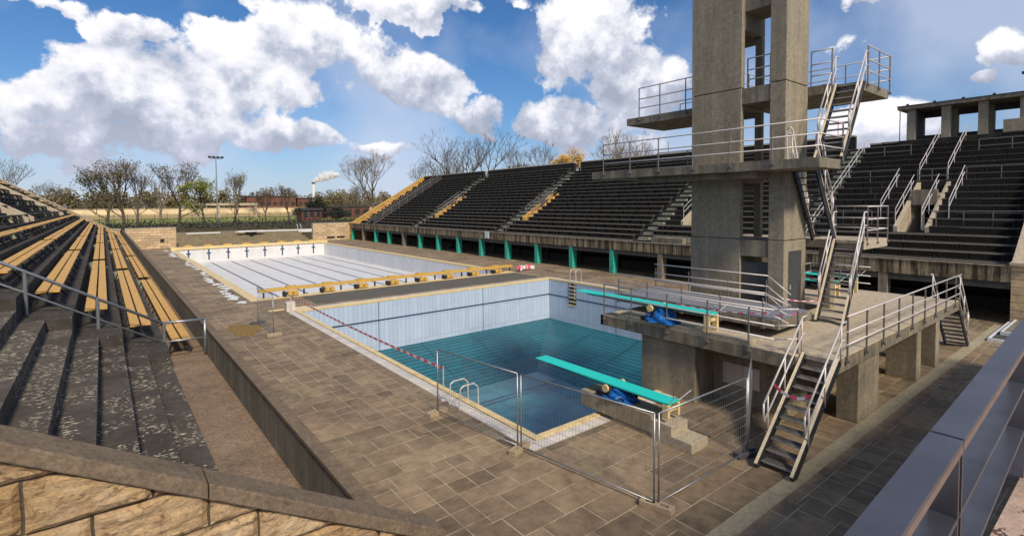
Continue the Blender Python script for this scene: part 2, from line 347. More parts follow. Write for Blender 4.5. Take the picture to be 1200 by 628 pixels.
wn3 = W.n('ShaderNodeTexNoise'); wn3.inputs['Scale'].default_value = 24; wn3.inputs['Detail'].default_value = 8; wn3.inputs['Roughness'].default_value = .6; W.l(D, wn3.inputs['Vector'])
lit = W.math('DIVIDE', topn, W.math('ADD', msum, .08))           # -1 at the flat bases .. +1 at the crowns
dens = W.math('ADD', W.math('ADD', W.math('MINIMUM', mask, 1.25), W.math('MULTIPLY', W.math('SUBTRACT', wn2.outputs['Fac'], .5), 1.3)), W.math('MULTIPLY', W.math('SUBTRACT', wn3.outputs['Fac'], .5), .7))
cov = W.ramp(dens, [(.42, 0), (.56, 1)])
tone = W.math('ADD', W.math('MULTIPLY', lit, .46), W.math('ADD', W.math('ADD', W.math('MULTIPLY', wn2.outputs['Fac'], .75), W.math('MULTIPLY', wn3.outputs['Fac'], .9)), -.31))
ccol = W.ramp(tone, [(.25, (.34,.38,.47)), (.45, (.50,.54,.64)), (.6, (.78,.79,.85)), (.74, (.96,.95,.94))])
base = W.mix(1.0, sky.outputs[0], (.17,.29,.42), 'MULTIPLY')
hz = W.ramp(sep.outputs[2], [(.0, (.55,.55,.55)), (.14, (.06,.06,.06)), (.3, (0,0,0))])
cl = W.mix(1.0, ccol, (4.6,4.6,4.65), 'MULTIPLY')
vn = W.n('ShaderNodeTexNoise'); vn.inputs['Scale'].default_value = 2.6; vn.inputs['Detail'].default_value = 6; W.l(D, vn.inputs['Vector'])
veil = W.ramp(vn.outputs['Fac'], [(.42, 0), (.64, .62)])
full = W.mix(cov, W.mix(veil, base, (2.7,2.95,3.6)), cl)
full = W.mix(hz, full, (3.1,3.1,3.9))
bg = W.n('ShaderNodeBackground'); W.l(full, bg.inputs[0]); bg.inputs[1].default_value = .125
wo = W.n('ShaderNodeOutputWorld'); W.l(bg.outputs[0], wo.inputs[0])
ld = bpy.data.lights.new('sun', 'SUN'); ld.energy = 2.0; ld.angle = R(9); ld.color = (1, .90, .74)
lo = bpy.data.objects.new('sun', ld); col.objects.link(lo)
sd = Vector((SUN.x*math.cos(sun_el), SUN.y*math.cos(sun_el), math.sin(sun_el)))
lo.rotation_euler = sd.to_track_quat('Z', 'Y').to_euler(); lo.location = (0,-40,60)

# ------------------------------------------------------------------ camera
yaw, pitch, roll, f_px, cy = R(38.3738), R(2.3404), R(-.4306), 606.007, 263.90
F = Vector((math.sin(yaw)*math.cos(pitch), math.cos(yaw)*math.cos(pitch), -math.sin(pitch)))
R0 = Vector((math.cos(yaw), -math.sin(yaw), 0)); U0 = R0.cross(F)
R2 = R0*math.cos(roll) + U0*math.sin(roll); U2 = -R0*math.sin(roll) + U0*math.cos(roll)
cd = bpy.data.cameras.new('camera'); cam = bpy.data.objects.new('camera', cd); col.objects.link(cam)
cam.matrix_world = Matrix(((R2.x,U2.x,-F.x,CAM.x),(R2.y,U2.y,-F.y,CAM.y),(R2.z,U2.z,-F.z,CAM.z),(0,0,0,1)))
cd.sensor_width = 36; cd.lens = 36*f_px/1200; cd.shift_y = -(314-cy)/1200; cd.clip_start = .05; cd.clip_end = 5000
sc.camera = cam
sc.view_settings.view_transform = 'Standard'; sc.view_settings.look = 'None'; sc.view_settings.exposure = .95; sc.view_settings.gamma = 1

# ------------------------------------------------------------------ ground and deck
PX0, PX1, PY0, PY1 = 0.0, 20.0, 0.0, 21.36        # diving pool
SX0, SX1, SY0, SY1 = -.92, 19.7, 26.89, 76.12     # swimming pool
g = .62
mb = MB()
def sheet(x0, x1, y0, y1, z=0): mb.quad((x0,y0,z),(x1,y0,z),(x1,y1,z),(x0,y1,z))
XL, XR, YN, YF = -6.62, 42, -40, 84
for a, b, c, d in ((XL, PX0-g, YN, YF), (PX1+g, XR, YN, YF), (PX0-g, PX1+g, YN, PY0-g), (PX0-g, PX1+g, PY1+g, SY0-g), (PX0-g, PX1+g, SY1+g, YF)):
    sheet(a, b, c, d)
# the left lip of the long pool reaches further left than the diving pool's
mb2 = mb; deck = None
mb = MB()
sheet(XL, SX0-g, YN, YF); sheet(SX0-g, SX1+g, SY1+g, YF); sheet(SX1+g, PX1+g, PY1+g, YF); sheet(PX1+g, XR, YN, YF)
sheet(SX0-g, PX0-g, YN, SY0-g); sheet(PX0-g, PX1+g, YN, PY0-g); sheet(PX0-g, SX1+g, PY1+g, SY0-g); sheet(SX1+g, PX1+g, SY0-g, SY0-g+.001)
tag(mb.build('pool_deck', M['deck'], fixn=False), kind='structure')
tag(MB().box(-4, 25.8, -5.48, -5.12, -.05, .006).build('pale_channel_strip', M['deckstrip']), kind='structure')
tag(MB().box(-6.59, -5.1, -5.7, 81, -.05, .006).build('smooth_slab_strip', concrete('smooth_edge_slabs', (.17,.135,.10), grain=40, stain=.45, streak=0)), kind='structure')
b_ = MB()
for x0, x1, y0, y1 in ((1.5, 10, 22.6, 26.0), (10, 20, 22.6, 26.0)): b_.box(x0, x1, y0, y1, -.05, .005)
tag(b_.build('asphalt_strip', concrete('dark_strip_paving', (.13,.12,.10), grain=40, stain=.3, streak=0)), kind='structure')
# far ground
gr = MB(); gr.quad((-900,99,2.2),(1500,99,2.2),(1500,2500,2.2),(-900,2500,2.2))
gr.quad((-900,-600,-.6),(-23.5,-600,-.6),(-23.5,99,2.2),(-900,99,2.2)); gr.quad((43,-600,-.4),(1500,-600,-.4),(1500,99,2.2),(43,99,2.2))
gr.quad((-23.5,84,-.1),(43,84,-.1),(43,99,-.1),(-23.5,99,-.1)); gr.quad((-23.5,-600,-.6),(43,-600,-.6),(43,-40,-.1),(-23.5,-40,-.1))
tag(gr.build('ground', M['earth'], fixn=False), kind='structure')
gr = MB(); gr.box(-23.5, 43, 99, 99.3, -.2, 2.2); tag(gr.build('retaining_face', M['earth']), kind='structure')
gg = MB(); gg.quad((-300,128,2.24),(400,128,2.24),(400,196,2.24),(-300,196,2.24)); tag(gg.build('lawn', M['grass'], fixn=False), kind='structure')
gg = MB(); gg.quad((-400,200,2.24),(700,200,2.24),(700,330,2.24),(-400,330,2.24)); tag(gg.build('dry_field', M['field'], fixn=False), kind='structure')
# terraced bank between the far walls
tb = MB()
for i in range(4): tb.box(-.3, 19.8, 84.2+i*2.0, 86.2+i*2.0 if i < 3 else 99, -.1, .42+i*.38)
tag(tb.build('terraced_bank', concrete('bank_concrete', (.30,.24,.15), grain=20, stain=.45, streak=.3)), kind='structure')

# ------------------------------------------------------------------ pools
def coping(x0, x1, y0, y1, w0, w1, z0, z1):
    """rectangular ring from distance w0 to w1 outside the basin"""
    m = MB()
    m.box(x0-w1, x0-w0, y0-w1, y1+w1, z0, z1); m.box(x1+w0, x1+w1, y0-w1, y1+w1, z0, z1)
    m.box(x0-w0, x1+w0, y0-w1, y0-w0, z0, z1); m.box(x0-w0, x1+w0, y1+w0, y1+w1, z0, z1); return m
dp = thing('diving_pool', 'square drained diving pool with pale blue walls and teal sloping floor', 'diving pool', (10, 10.7, -4.9))
coping(PX0, PX1, PY0, PY1, -.02, .2, -.12, .03).build('coping', M['coping'], dp, .01)
coping(PX0, PX1, PY0, PY1, .2, .23, -.12, -.01).build('overflow_slot', M['slot'], dp)
coping(PX0, PX1, PY0, PY1, .23, .62, -.12, .005).build('gutter', M['gutter'], dp)
zt, zb = -3.3, -4.95
m = MB(); m.quad((PX0,PY1,-.1),(PX1,PY1,-.1),(PX1,PY1,zt),(PX0,PY1,zt)); m.quad((PX1,PY0,-.1),(PX0,PY0,-.1),(PX0,PY0,zt),(PX1,PY0,zt)); m.each('tiled_wall', M['bluey'], dp)
m = MB(); m.quad((PX1,PY0,-.1),(PX1,PY1,-.1),(PX1,PY1,zt),(PX1,PY0,zt)); m.quad((PX0,PY1,-.1),(PX0,PY0,-.1),(PX0,PY0,zt),(PX0,PY1,zt)); m.each('tiled_side_wall', M['bluex'], dp)
m = MB(); m.box(PX0, PX1, PY1-.012, PY1, -1.36, -1.26); m.box(PX1-.012, PX1, PY0, PY1, -1.36, -1.26); m.box(PX0, PX0+.012, PY0, PY1, -1.36, -1.26)
for yy in (7.1, 14.2):
    m.box(PX1-.012, PX1, yy-.02, yy+.02, zt, -.1)
for xx in (5, 13.3): m.box(xx-.02, xx+.02, PY1-.012, PY1, zt, -.1)
m.each('dark_tile_line', M['stripe'], dp)
HX0, HX1, HY0, HY1 = 3.6, 13.4, 3.2, 15.4
m = MB(); m.quad((PX0,PY1,zt),(PX1,PY1,zt),(HX1,HY1,zb),(HX0,HY1,zb)); m.quad((PX0,PY0,zt),(PX1,PY0,zt),(HX1,HY0,zb),(HX0,HY0,zb)); m.each('sloping_floor', M['teal'], dp)
m = MB(); m.quad((PX1,PY0,zt),(PX1,PY1,zt),(HX1,HY1,zb),(HX1,HY0,zb)); m.quad((PX0,PY0,zt),(PX0,PY1,zt),(HX0,HY1,zb),(HX0,HY0,zb)); m.each('sloping_side_floor', M['tealx'], dp)
m = MB(); m.quad((HX0,HY0,zb),(HX1,HY0,zb),(HX1,HY1,zb),(HX0,HY1,zb)); m.build('pool_floor', M['tealf'], dp)
m = MB(); m.quad((2,12.3,-4.55),(15,12.3,-4.55),(15,12.5,-4.55),(2,12.5,-4.55))
m.build('floor_line', M['stripe'], dp)
m = MB()  # ladder recess in the right wall
m.box(PX1-.02, PX1+.015, 18.2, 19.05, -1.9, -.12)
m.build('ladder_recess', M['slot'], dp)
m = MB()
for k in range(6): m.box(PX1-.04, PX1+.015, 18.22, 19.03, -.42-k*.3, -.3-k*.3)
m.each('ladder_rung', M['coping'], dp)
t = NT('shallow_pool_water'); t.b.inputs['Base Color'].default_value = (.06,.19,.25,1); t.b.inputs['Roughness'].default_value = .08
t.bump(t.noise(3, 3, .5), .004)
tr = t.n('ShaderNodeBsdfTransparent'); mx = t.n('ShaderNodeMixShader'); mx.inputs[0].default_value = .14
t.l(tr.outputs[0], mx.inputs[1]); t.l(t.b.outputs[0], mx.inputs[2]); t.l(mx.outputs[0], t.t.nodes['Material Output'].inputs[0])
m = MB(); m.quad((2.2,2.0,-4.5),(15.3,2.0,-4.5),(15.3,17,-4.5),(2.2,17,-4.5))
tag(m.build('shallow_water', t.m, fixn=False), kind='structure')

sp = thing('swimming_pool', 'long drained swimming pool with white lining and dark lane lines', 'swimming pool', (9.4, 51, -2))
m = MB(); dz = -1.85
m.quad((SX0,SY0,dz),(SX1,SY0,dz),(SX1,SY1,dz),(SX0,SY1,dz)); m.build('pool_floor', M['pool'], sp)
m = MB(); m.quad((SX0,SY1,0),(SX1,SY1,0),(SX1,SY1,dz),(SX0,SY1,dz)); m.quad((SX0,SY0,0),(SX1,SY0,0),(SX1,SY0,dz),(SX0,SY0,dz)); m.each('end_wall', M['poolw'], sp)
m = MB(); m.quad((SX1,SY0,0),(SX1,SY1,0),(SX1,SY1,dz),(SX1,SY0,dz)); m.quad((SX0,SY0,0),(SX0,SY1,0),(SX0,SY1,dz),(SX0,SY0,dz)); m.each('side_wall', M['poolwx'], sp)
m = MB(); m.box(SX0-.62, SX0+.02, SY0-.62, SY1, -.1, .03); m.box(SX1-.02, SX1+.62, SY0-.62, SY1, -.1, .03); m.box(SX0+.02, SX1-.02, SY0-.62, SY0+.02, -.1, .03)
m.build('coping', M['coping'], sp, .01)
m = MB(); m.box(SX0+.3, SX0+.34, SY0+.3, SY1, -.3, -.27)
LX = [.57, 3.1, 5.62, 8.12, 10.65, 13.2, 15.6, 18.0]
m = MB(); m.box(SX0-.62, SX1+.62, SY1, SY1+.7, -.1, .38); m.build('end_coping', M['coping'], sp, .02)
for x in LX:
    m = MB(); n = 10
    m.prism([(x+.62*math.cos(math.pi*k/n), .38+.26*math.sin(math.pi*k/n)) for k in range(n+1)], SY1+.05, SY1+.65); m.build('turning_block', M['yellowp'], sp, .01)
for i, x in enumerate(LX):
    m = MB(); m.box(x-.1, x+.1, SY1-.02, SY1+.005, -1.62 if i else -1.1, -.05); m.box(x-.28, x+.28, SY1-.024, SY1+.005, -.72, -.52); m.build('wall_marker', M['stripe'], sp)
    m = MB(); m.box(x-.11, x+.11, SY0+1, SY1-2.2, dz, dz+.006); m.build('lane_line', M['stripe'], sp)
# starting gantry along the near end of the swimming pool
sg = thing('starting_gantry', 'long yellow starting gantry on dark legs across the near pool end', 'gantry', (9.8, 27, 0))
m = MB(); m.box(-.9, 20.6, 26.95, 27.45, .40, .58); m.build('beam', M['yellowp'], sg, .02)
for i in range(17):
    x = -.6+i*1.31
    MB().box(x-.05, x+.05, 27.05, 27.13, 0, .36).build('leg', M['iron'], sg)
for i in range(8):
    x = 1.15+i*2.5
    s = thing('starting_block', 'yellow box starting block, %s from the left along the gantry' % ORD[i], 'starting block', (x, 26.7, 0), 'starting blocks along the yellow gantry')
    m = MB(); m.box(x-.34, x+.34, 26.45, 26.93, .1, .36); m.build('step_box', M['yellowp'], s, .02)
    m = MB(); m.box(x-.3, x+.4, 26.97, 27.4, .584, .66); m.build('top_plate', M['yellowp'], s, .02)
    m = MB(); m.box(x-.62, x-.45, 26.4, 26.9, .05, .35); m.box(x-.04, x+.04, 26.43, 26.449, .2, .3); m.each('bracket', M['iron'], s)
# scraps of white sheet by the long pool, sand, ladders
sheets = [(-2.05-.25*math.sin(q*.5)+random.uniform(-.2,.2)+(.45 if 40 < q < 66 else 0), q) for q in [77,75,73,71.2,69.3,67.4,65.5,63.5,61.6,59.5,57.4,55.2,53,51,49,47,45,43,41,39.2,37.6,36,34.6,33.2,31.9,30.7,29.6,28.7,27.9,26.4]]
for i, (x, y) in enumerate(sheets):
    r_ = random.uniform(.26, .42)+(.06 if y < 37 else 0); m = MB(); n = 15; pts = []; rot = random.uniform(-.5, .5)
    for k in range(n):
        a = 2*math.pi*k/n; rr = r_*random.uniform(.35, 1.25); px, py = rr*math.cos(a)*.9, rr*math.sin(a)*(2.6 if y > 37 else 1.3)
        pts.append((x+px*math.cos(rot)-py*math.sin(rot)*.4, y+px*math.sin(rot)+py*math.cos(rot)))
    m.prism(pts, .004, .02+random.uniform(0,.03), 'z')
    tag(m.build('plastic_sheet', M['white']), 'torn white sheet on the deck, %s from the far end of the long pool' % ORD[i], 'plastic sheet', 'white sheets lying along the long pool')
m = MB(); pts = []
rings = [(1.0, .006), (.8, .03), (.5, .07), (.2, .1)]
vs = []
for q, z in rings:
    for k in range(24):
        a = 2*math.pi*k/24; rr = q*(1+.14*math.sin(3*a+1)+.08*math.sin(7*a)); vs.append((-3.5+.72*rr*math.cos(a), 18.2+1.5*rr*math.sin(a), z+random.uniform(-.006,.012)))
fs = [(j*24+k, j*24+(k+1) % 24, (j+1)*24+(k+1) % 24, (j+1)*24+k) for j in range(3) for k in range(24)] + [tuple(72+k for k in range(24))]
tag(MB().add(vs, fs).build('sand_heap', M['sand'], smooth=True), 'low heap of brown sand on the deck', 'sand heap')
def ladder(x, y, sx, label, h=.95):
    t_ = thing('pool_ladder', label, 'ladder', (x, y, 0))
    for dy in (-.28, .28):
        MB().poly([(x-sx*.55,y+dy,0),(x-sx*.5,y+dy,h*.9),(x-sx*.38,y+dy,h),(x+sx*.0,y+dy,h),(x+sx*.14,y+dy,h*.8),(x+sx*.2,y+dy,-1.2)], .022, 8).build('handrail', M['steel'], t_)
    m = MB()
    for k in range(4): m.box(x+sx*.14, x+sx*.26, y-.28, y+.28, -.35-k*.28, -.32-k*.28)
    m.each('rung', M['steel'], t_)
ladder(-.12, 3.05, 1, 'steel pool ladder with curved handrails behind the mesh fence', .7)
ladder(20.15, 18.6, -1, 'steel pool ladder on the right edge of the diving pool')
# small roped-off pile of red and white tape
def tape(name, pts, label, r_=.035, sag=0, seg=.22):
    """striped barrier tape: red ribbon with white bands as a child"""
    P = [Vector(pts[0])]
    for a, b in zip(pts[:-1], pts[1:]):
        a = Vector(a); b = Vector(b); n = max(2, int((b-a).length/seg))
        for k in range(1, n+1):
            u = k/n; q = a.lerp(b, u); q.z -= sag*4*u*(1-u); P.append(q)
    m = MB()
    for a, b in zip(P[:-1], P[1:]): m.bar(a, b, .006, r_*2)
    o = m.build(name, M['red']); o.data.materials.append(M['white'])
    for k, f in enumerate(o.data.polygons): f.material_index = (k//6) % 2
    return tag(o, label, 'barrier tape')
tape('barrier_tape', [(-.62,20.6,1.05),(-.62,3.75,1.02)], 'red and white tape stretched along the left edge of the diving pool', .045, .12, .25)
def post(x, y, h, label):
    o = thing('tape_post', label, 'post', (x, y, 0)); MB().tube((x,y,.02),(x,y,h),.022).build('pole', M['steel'], o); MB().tube((x,y,0),(x,y,.03),.1,12).build('base_plate', M['steel'], o)
post(-.62, 20.6, 1.15, 'steel post holding the far end of the red tape'); post(-.62, 3.75, 1.1, 'steel post holding the near end of the red tape')
o = thing('corner_block', 'pale concrete block at the far left corner of the diving pool', 'block', (-.35, 21.6, 0))
MB().box(-.62, -.12, 21.5, 22.0, 0, .5).build('block', M['gutter'], o, .02); MB().box(-1.5, 1.0, 22.05, 22.3, 0, .05).build('kerb', M['coping'], o)
tape('tape_bundle', [(20.8,26.6,.3),(21.6,26.3,.35),(22.4,26.7,.25),(21.4,27.0,.3),(20.9,26.2,.2),(22,26.6,.4),(22.6,26.2,.25)], 'bundle of red and white barrier boards at the gantry end', .16, 0, .3)

# ------------------------------------------------------------------ diving platforms
DZ, DX0, DX1, DY0 = 2.2, 5.05, 17.8, -5.25
rd = thing('raised_platform', 'raised concrete platform on pillars around the foot of the diving tower', 'platform', (11, -3, 0))
sl = MB()
sl.box(5.42, DX1, DY0, -2.2, DZ-.36, DZ); sl.box(DX0, 5.42, -4.42, -2.2, DZ-.36, DZ); sl.box(DX0, 9.0, -2.2, 2.25, DZ-.36, DZ); sl.box(12.6, DX1, -2.2, .3, DZ-.36, DZ)
sl.build('slab', M['decktop'], rd, .012)
fm = MB()   # fascia faces, 3 mm proud of the slab edge
fm.box(DX0-.004, DX0+.1, -4.424, 2.254, DZ-.37, DZ-.02); fm.box(5.42, DX1+.004, DY0-.004, DY0+.1, DZ-.37, DZ-.02); fm.box(DX0-.004, 9, 2.15, 2.256, DZ-.37, DZ-.02)
fm.build('edge_beam', M['slab'], rd)
for x0, x1, y0, y1 in ((7.4, 9.05, -5.1, -4.55), (12.85, 13.35, -5.1, -4.2), (15.2, 15.7, -5.1, -4.2)):
    MB().box(x0, x1, y0, y1, 0, DZ-.36).build('pillar', M['tower'], rd, .015)
for x0, x1, y0, y1 in ((5.25, 8.9, -1.4, .6), (13.4, 15.6, -1.4, .2)):
    MB().box(x0, x1, y0, y1, -3.3 if x0 < 6 else 0, DZ-.36).build('pier', M['tower'], rd, .015)
MB().box(6.3, 8.9, -3.7, -1.4, 0, DZ-.36).build('inner_wall', M['tower'], rd, .01)
MB().box(6.27, 6.33, -2.9, -1.75, .55, 1.2).build('window_panel', M['gutter'], rd)  # window in the inner wall, its brightness put into a pale panel
MB().box(4.95+.1, 5.9, -3.2, 1.5, DZ+.002, DZ+.14).build('board_plinth', M['decktop'], rd, .01)
# the grey-topped 3 m platform standing on it
gp = thing('three_metre_platform', 'grey-topped concrete platform with railings beside the tower', 'platform', (7.4, 0, DZ))
MB().box(6.35, 8.6, -3.4, 2.6, 2.47, 2.735).build('slab', M['slab'], gp, .01)
MB().box(6.4, 8.55, -3.35, 2.6, 2.737, 2.752).build('matting', M['greymat'], gp)
MB().box(6.9, 8.2, -2.6, -2.1, DZ, 2.47).build('support', M['tower'], gp); MB().box(6.9, 8.2, .8, 1.3, DZ, 2.47).build('support', M['tower'], gp)
def railing(pts, h, posts, parent, mat='steel', rails=(1, .62, .3), r=.022, drop=.12, rp=.024):
    for q in rails: MB().poly([(p[0], p[1], p[2]+h*q) for p in pts], r, 8).build('rail', M[mat], parent, smooth=True)
    for p in posts:
        k = MB(); k.tube((p[0],p[1],p[2]-drop), (p[0],p[1],p[2]+h), rp, 8)
        k.box(p[0]-.05, p[0]+.05, p[1]-.05, p[1]+.05, p[2]-drop-.03, p[2]-drop+.03)
        k.build('post', M['steeldark'], parent)
def rail_thing(label, pts, h, posts, **kw):
    o = thing('railing', label, 'railing', tuple(pts[0])); railing(pts, h, posts, o, **kw); return o
E_ = .05
x = DX0-E_
ys = [2.05, .85, -.55, -1.95, -3.2, -4.3]
rail_thing('long steel railing along the left edge of the raised platform', [(x,2.05,DZ),(x,-3.9,DZ),(5.3,-4.38,DZ+.06)], 1.12, [(x,q,DZ) for q in ys[:-1]] + [(5.3,-4.36,DZ)])
rail_thing('long steel railing along the front edge of the raised platform', [(5.9,DY0-E_,DZ),(DX1,DY0-E_,DZ)], 1.05, [(5.95+1.375*k,DY0-E_,DZ) for k in range(9)])
rail_thing('short railing at the far edge of the raised platform by the boards', [(13.2,.25,DZ),(DX1,.25,DZ),(DX1,-2.2,DZ)], 1.05, [(13.2+1.5*k,.25,DZ) for k in range(4)]+[(DX1,-1,DZ)])
rail_thing('railing on the tower side of the grey platform sloping down at its end', [(8.62,2.55,2.75),(8.62,-2.0,2.75),(8.62,-2.75,2.2)], .95, [(8.62,q,2.6) for q in (2.5,1,-.6,-1.95)])
rail_thing('railing on the pool side of the grey platform', [(6.33,2.55,2.75),(6.33,-3.0,2.75),(6.5,-3.6,2.45)], .75, [(6.33,q,2.6) for q in (2.5,1.2,-.2,-1.6,-2.95)])

# tower
TX0, TX1, TY0, TY1 = 8.97, 10.66, -2.36, 1.14
tw = thing('diving_tower', 'tall concrete diving tower with paired piers and cantilevered platforms', 'diving tower', (9.8, -.6, DZ))
TOP = 14.2
def pier(boxes, name): 
    m = MB()
    for b in boxes: m.box(*b)
    m.build(name, M['tower'], tw, .02)
pier([(TX0, TX1, TY0, -1.82, 0, 4.86)], 'front_pier'); pier([(TX0+.004, TX1-.004, TY0+.004, -1.824, 4.885, 10.2)], 'front_pier'); pier([(TX0, TX1, TY0, -1.82, 10.225, TOP)], 'front_pier')
# rear pier: two walls and lintels with a passage at each platform level
pier([(TX0, TX1, -.83, TY1, 0, 4.86)], 'rear_pier')
for z0, z1, dr in ((4.885, 7.5, 2.0), (7.5, 10.2, 2.0), (10.225, TOP, 2.05)):
    e = .004 if z0 < 10 else 0
    pier([(TX0+e, TX0+.22, -.83+e, TY1-e, z0, z1)], 'rear_pier')
    pier([(TX1-.24, TX1-e, -.83+e, -.58, z0, z1), (TX1-.24, TX1-e, .4, TY1-e, z0, z1), (TX1-.24, TX1-e, -.58, .4, z0+1.85, z1)], 'rear_pier')
    pier([(TX0+.22, TX1-.24, -.83+e, -.55, z0+dr, z1)], 'lintel'); pier([(TX0+.22, TX1-.24, .9, TY1-e, z0+dr, z1)], 'lintel')
for z0, z1 in ((4.27, 4.83), (7.0, 7.46), (9.63, 10.19)):
    MB().box(TX0+.03, TX1-.03, -1.82, -.83, z0, z1).build('link_beam', M['slab'], tw, .01)
MB().box(TX0+.2, TX1-.2, -1.82, -.83, 12.9, 14).build('link_beam', M['tower'], tw)
MB().box(TX0+.10, TX0+.16, -1.82, -.83, DZ, 4.07).build('door', M['door'], tw)
d_ = MB().box(9.3, 10.28, TY0-.012, TY0+.03, DZ, 4.5).build('door', M['door'], tw); MB().box(9.38, 9.42, TY0-.04, TY0-.012, 3.2, 3.35).build('handle', M['steel'], d_)
# 5 m, 7.5 m and 10 m platforms
L75 = 7.5
MB().box(7.77, 9.4, -3.87, 5.2, 7.2, L75).build('platform', M['slab'], tw, .012)
MB().box(8.15, TX0-.004, -1.8, 3.0, 7.0, 7.198).build('platform_beam', M['slab'], tw, .01)
MB().box(9.4, 12.6, TY1+.004, 5.2, 7.2, L75).build('platform', M['slab'], tw, .012)
MB().box(9.3, 12.0, TY1+.004, 4.55, 9.56, 9.86).build('platform', M['slab'], tw, .012)
MB().box(TX1+.004, 13.6, -3.05, .2, 9.88, 10.2).box(11.14, 13.6, -3.9, -3.05, 9.88, 10.2).build('platform', M['slab'], tw, .012)
MB().box(11.14, 13.5, -4.0, -2.1, 4.55, 4.85).build('landing', M['white'] if 0 else M['decktop'], tw, .01)
MB().box(TX1+.004, 12.2, -2.09, .5, 4.55, 4.845).build('landing', M['decktop'], tw, .01)
MB().box(12.2, 12.6, -2.6, -2.2, DZ, 4.55).build('landing_post', M['tower'], tw)
railing([(11.4,-4.0,4.85),(13.48,-4.0,4.85),(13.48,-2.2,4.85)], 1.15, [(11.42,-4.0,4.85),(12.42,-4.0,4.85),(13.48,-4.0,4.85),(13.48,-2.3,4.85)], tw)
x = 7.77-E_
railing([(x,4.5,L75),(x,-3.9,L75),(9.4,-3.92,L75)], 1.12, [(x,q,L75) for q in (4.5,3.1,1.75,.3,-1.1,-2.5)]+[(9.38,-3.92,L75)], tw)
railing([(11.6,4.6,L75),(11.6,1.3,L75)], 1.0, [(11.6,q,L75) for q in (4.6,3,1.4)], tw)
railing([(9.26,3.85,9.86),(9.26,1.2,9.86)], 1.2, [(9.26,q,9.86) for q in (3.85,2.8,1.6)], tw)
railing([(11.9,3.6,9.86),(11.9,1.2,9.86)], .8, [(11.9,q,9.86) for q in (3.6,2.4)], tw)
railing([(11.4,-3.93,10.2),(13.63,-3.93,10.2),(13.63,.2,10.2)], 1.2, [(11.42,-3.93,10.2),(12.5,-3.93,10.2),(13.63,-3.93,10.2),(13.63,-2.5,10.2),(13.63,-1,10.2)], tw)
railing([(10.74,-2.42,10.2),(10.74,-3.08,10.2)], 1.2, [(10.74,-2.42,10.2),(10.74,-3.08,10.2)], tw)
railing([(10.8,.25,10.2),(13.63,.25,10.2)], 1.1, [(11.6,.25,10.2),(12.6,.25,10.2)], tw)
railing([(TX0+.25,-1.75,10.2),(TX0+.25,-.9,10.2)], 1.05, [(TX0+.25,-1.72,10.2),(TX0+.25,-.92,10.2)], tw)
railing([(TX1-.3,-1.75,4.83),(TX1-.3,-.9,4.83)], 1.05, [(TX1-.3,-1.72,4.83)], tw)
for xx in (8.6, 10.9):   # grab loops where the ladder of the 5 m stair comes up
    MB().poly([(xx,-2.9,7.5),(xx,-2.75,8.5),(xx,-2.65,8.6),(xx,-2.55,8.5),(xx,-2.6,7.5)], .025, 8).build('grab_rail', M['steel'], tw)

def stair(label, x0, z0, x1, z1, y0, y1, n, loops=True, cream='string'):
    """steel staircase rising along x between y0 and y1"""
    o = thing('steel_staircase', label, 'staircase', (x0, (y0+y1)/2, z0), 'steel staircases on the diving tower')
    d = Vector((x1-x0, 0, z1-z0)); u = d.normalized()
    for y in (y0, y1):
        a = Vector((x0, y, z0+.02)); b = Vector((x1, y, z1-.03))
        st = MB(); st.bar(a-u*.02, b, .05, .24, (0,0,1)); st.build('stringer', M['iron'], o)
        ed = MB(); off = Vector((-u.z, 0, u.x)) * .135 * (1 if x1 > x0 else -1)
        ed.bar(a+off, b+off, .06, .03); ed.build('stringer_flange', M[cream], o)
        hr = MB(); up = Vector((0,0,1.0)); mid = Vector((0,0,.55)); s_ = -.06 if y == y0 else .06
        sy = Vector((0, s_, 0)); e0 = a + u*.55
        hr.poly([e0+mid+sy, e0+up+sy, b+up+sy, b+Vector((.25 if x1 > x0 else -.25,0,0))+Vector((0,0,1.0))+sy], .024, 8)
        hr.poly([e0+mid+sy, b+mid+sy, b+mid+Vector((.2 if x1 > x0 else -.2,0,0))+sy], .022, 8)
        for q in (.25, .6, .98):
            pt = a.lerp(b, q); hr.tube(pt+sy, pt+up+sy, .02, 8)
        hr.build('handrail', M['steel'], o, smooth=True)
    for k in range(n):
        q = (k+.7)/n; px, pz = x0+(x1-x0)*q, z0+(z1-z0)*q; s_ = 1 if x1 > x0 else -1
        tr_ = MB(); tr_.box(px, px+s_*.24, y0+.03, y1-.03, pz-.03, pz); t_ = tr_.build('tread', M['tread'], o)
        MB().box(px-s_*.025, px, y0+.03, y1-.03, pz-.032, pz+.004).build('nosing', M['nosing'], t_)
    return o
stair('lowest staircase in front, from the paved deck up to the raised platform', 2.9, 0, 5.4, 2.2, -5.3, -4.5, 11)
stair('far right staircase from the raised platform down to the deck', 19.8, 0, 17.8, 2.2, -5.2, -4.45, 11)
stair('middle staircase from the raised platform up to the white landing', 9.62, 2.2, 11.1, 4.85, -3.95, -3.15, 12)
stair('staircase seen from below behind the tower foot, between landing and long platform', 11.1, 4.85, 9.45, 7.5, -3.1, -2.42, 12)
stair('top staircase against the sky, rising to the highest platform', 9.42, 7.5, 11.12, 10.2, -3.9, -3.12, 12)
tape('barrier_tape', [(3.75,-5.36,1.75),(3.8,-4.44,1.75)], 'red and white tape hung across the lowest staircase', .035, .2, .16)
tape('barrier_tape', [(5.0,-.9,3.05),(5.0,-3.7,3.2),(5.5,-4.3,3.25),(8.6,-2.6,3.0),(10.2,-3.2,2.9)], 'red and white tape wound along the railing by the grey platform', .016, .08, .16)
tape('barrier_tape', [(11.3,-3.6,3.3),(14.2,-.2,3.2),(15.5,.2,3.3)], 'red and white tape strung behind the middle staircase', .03, .1, .2)

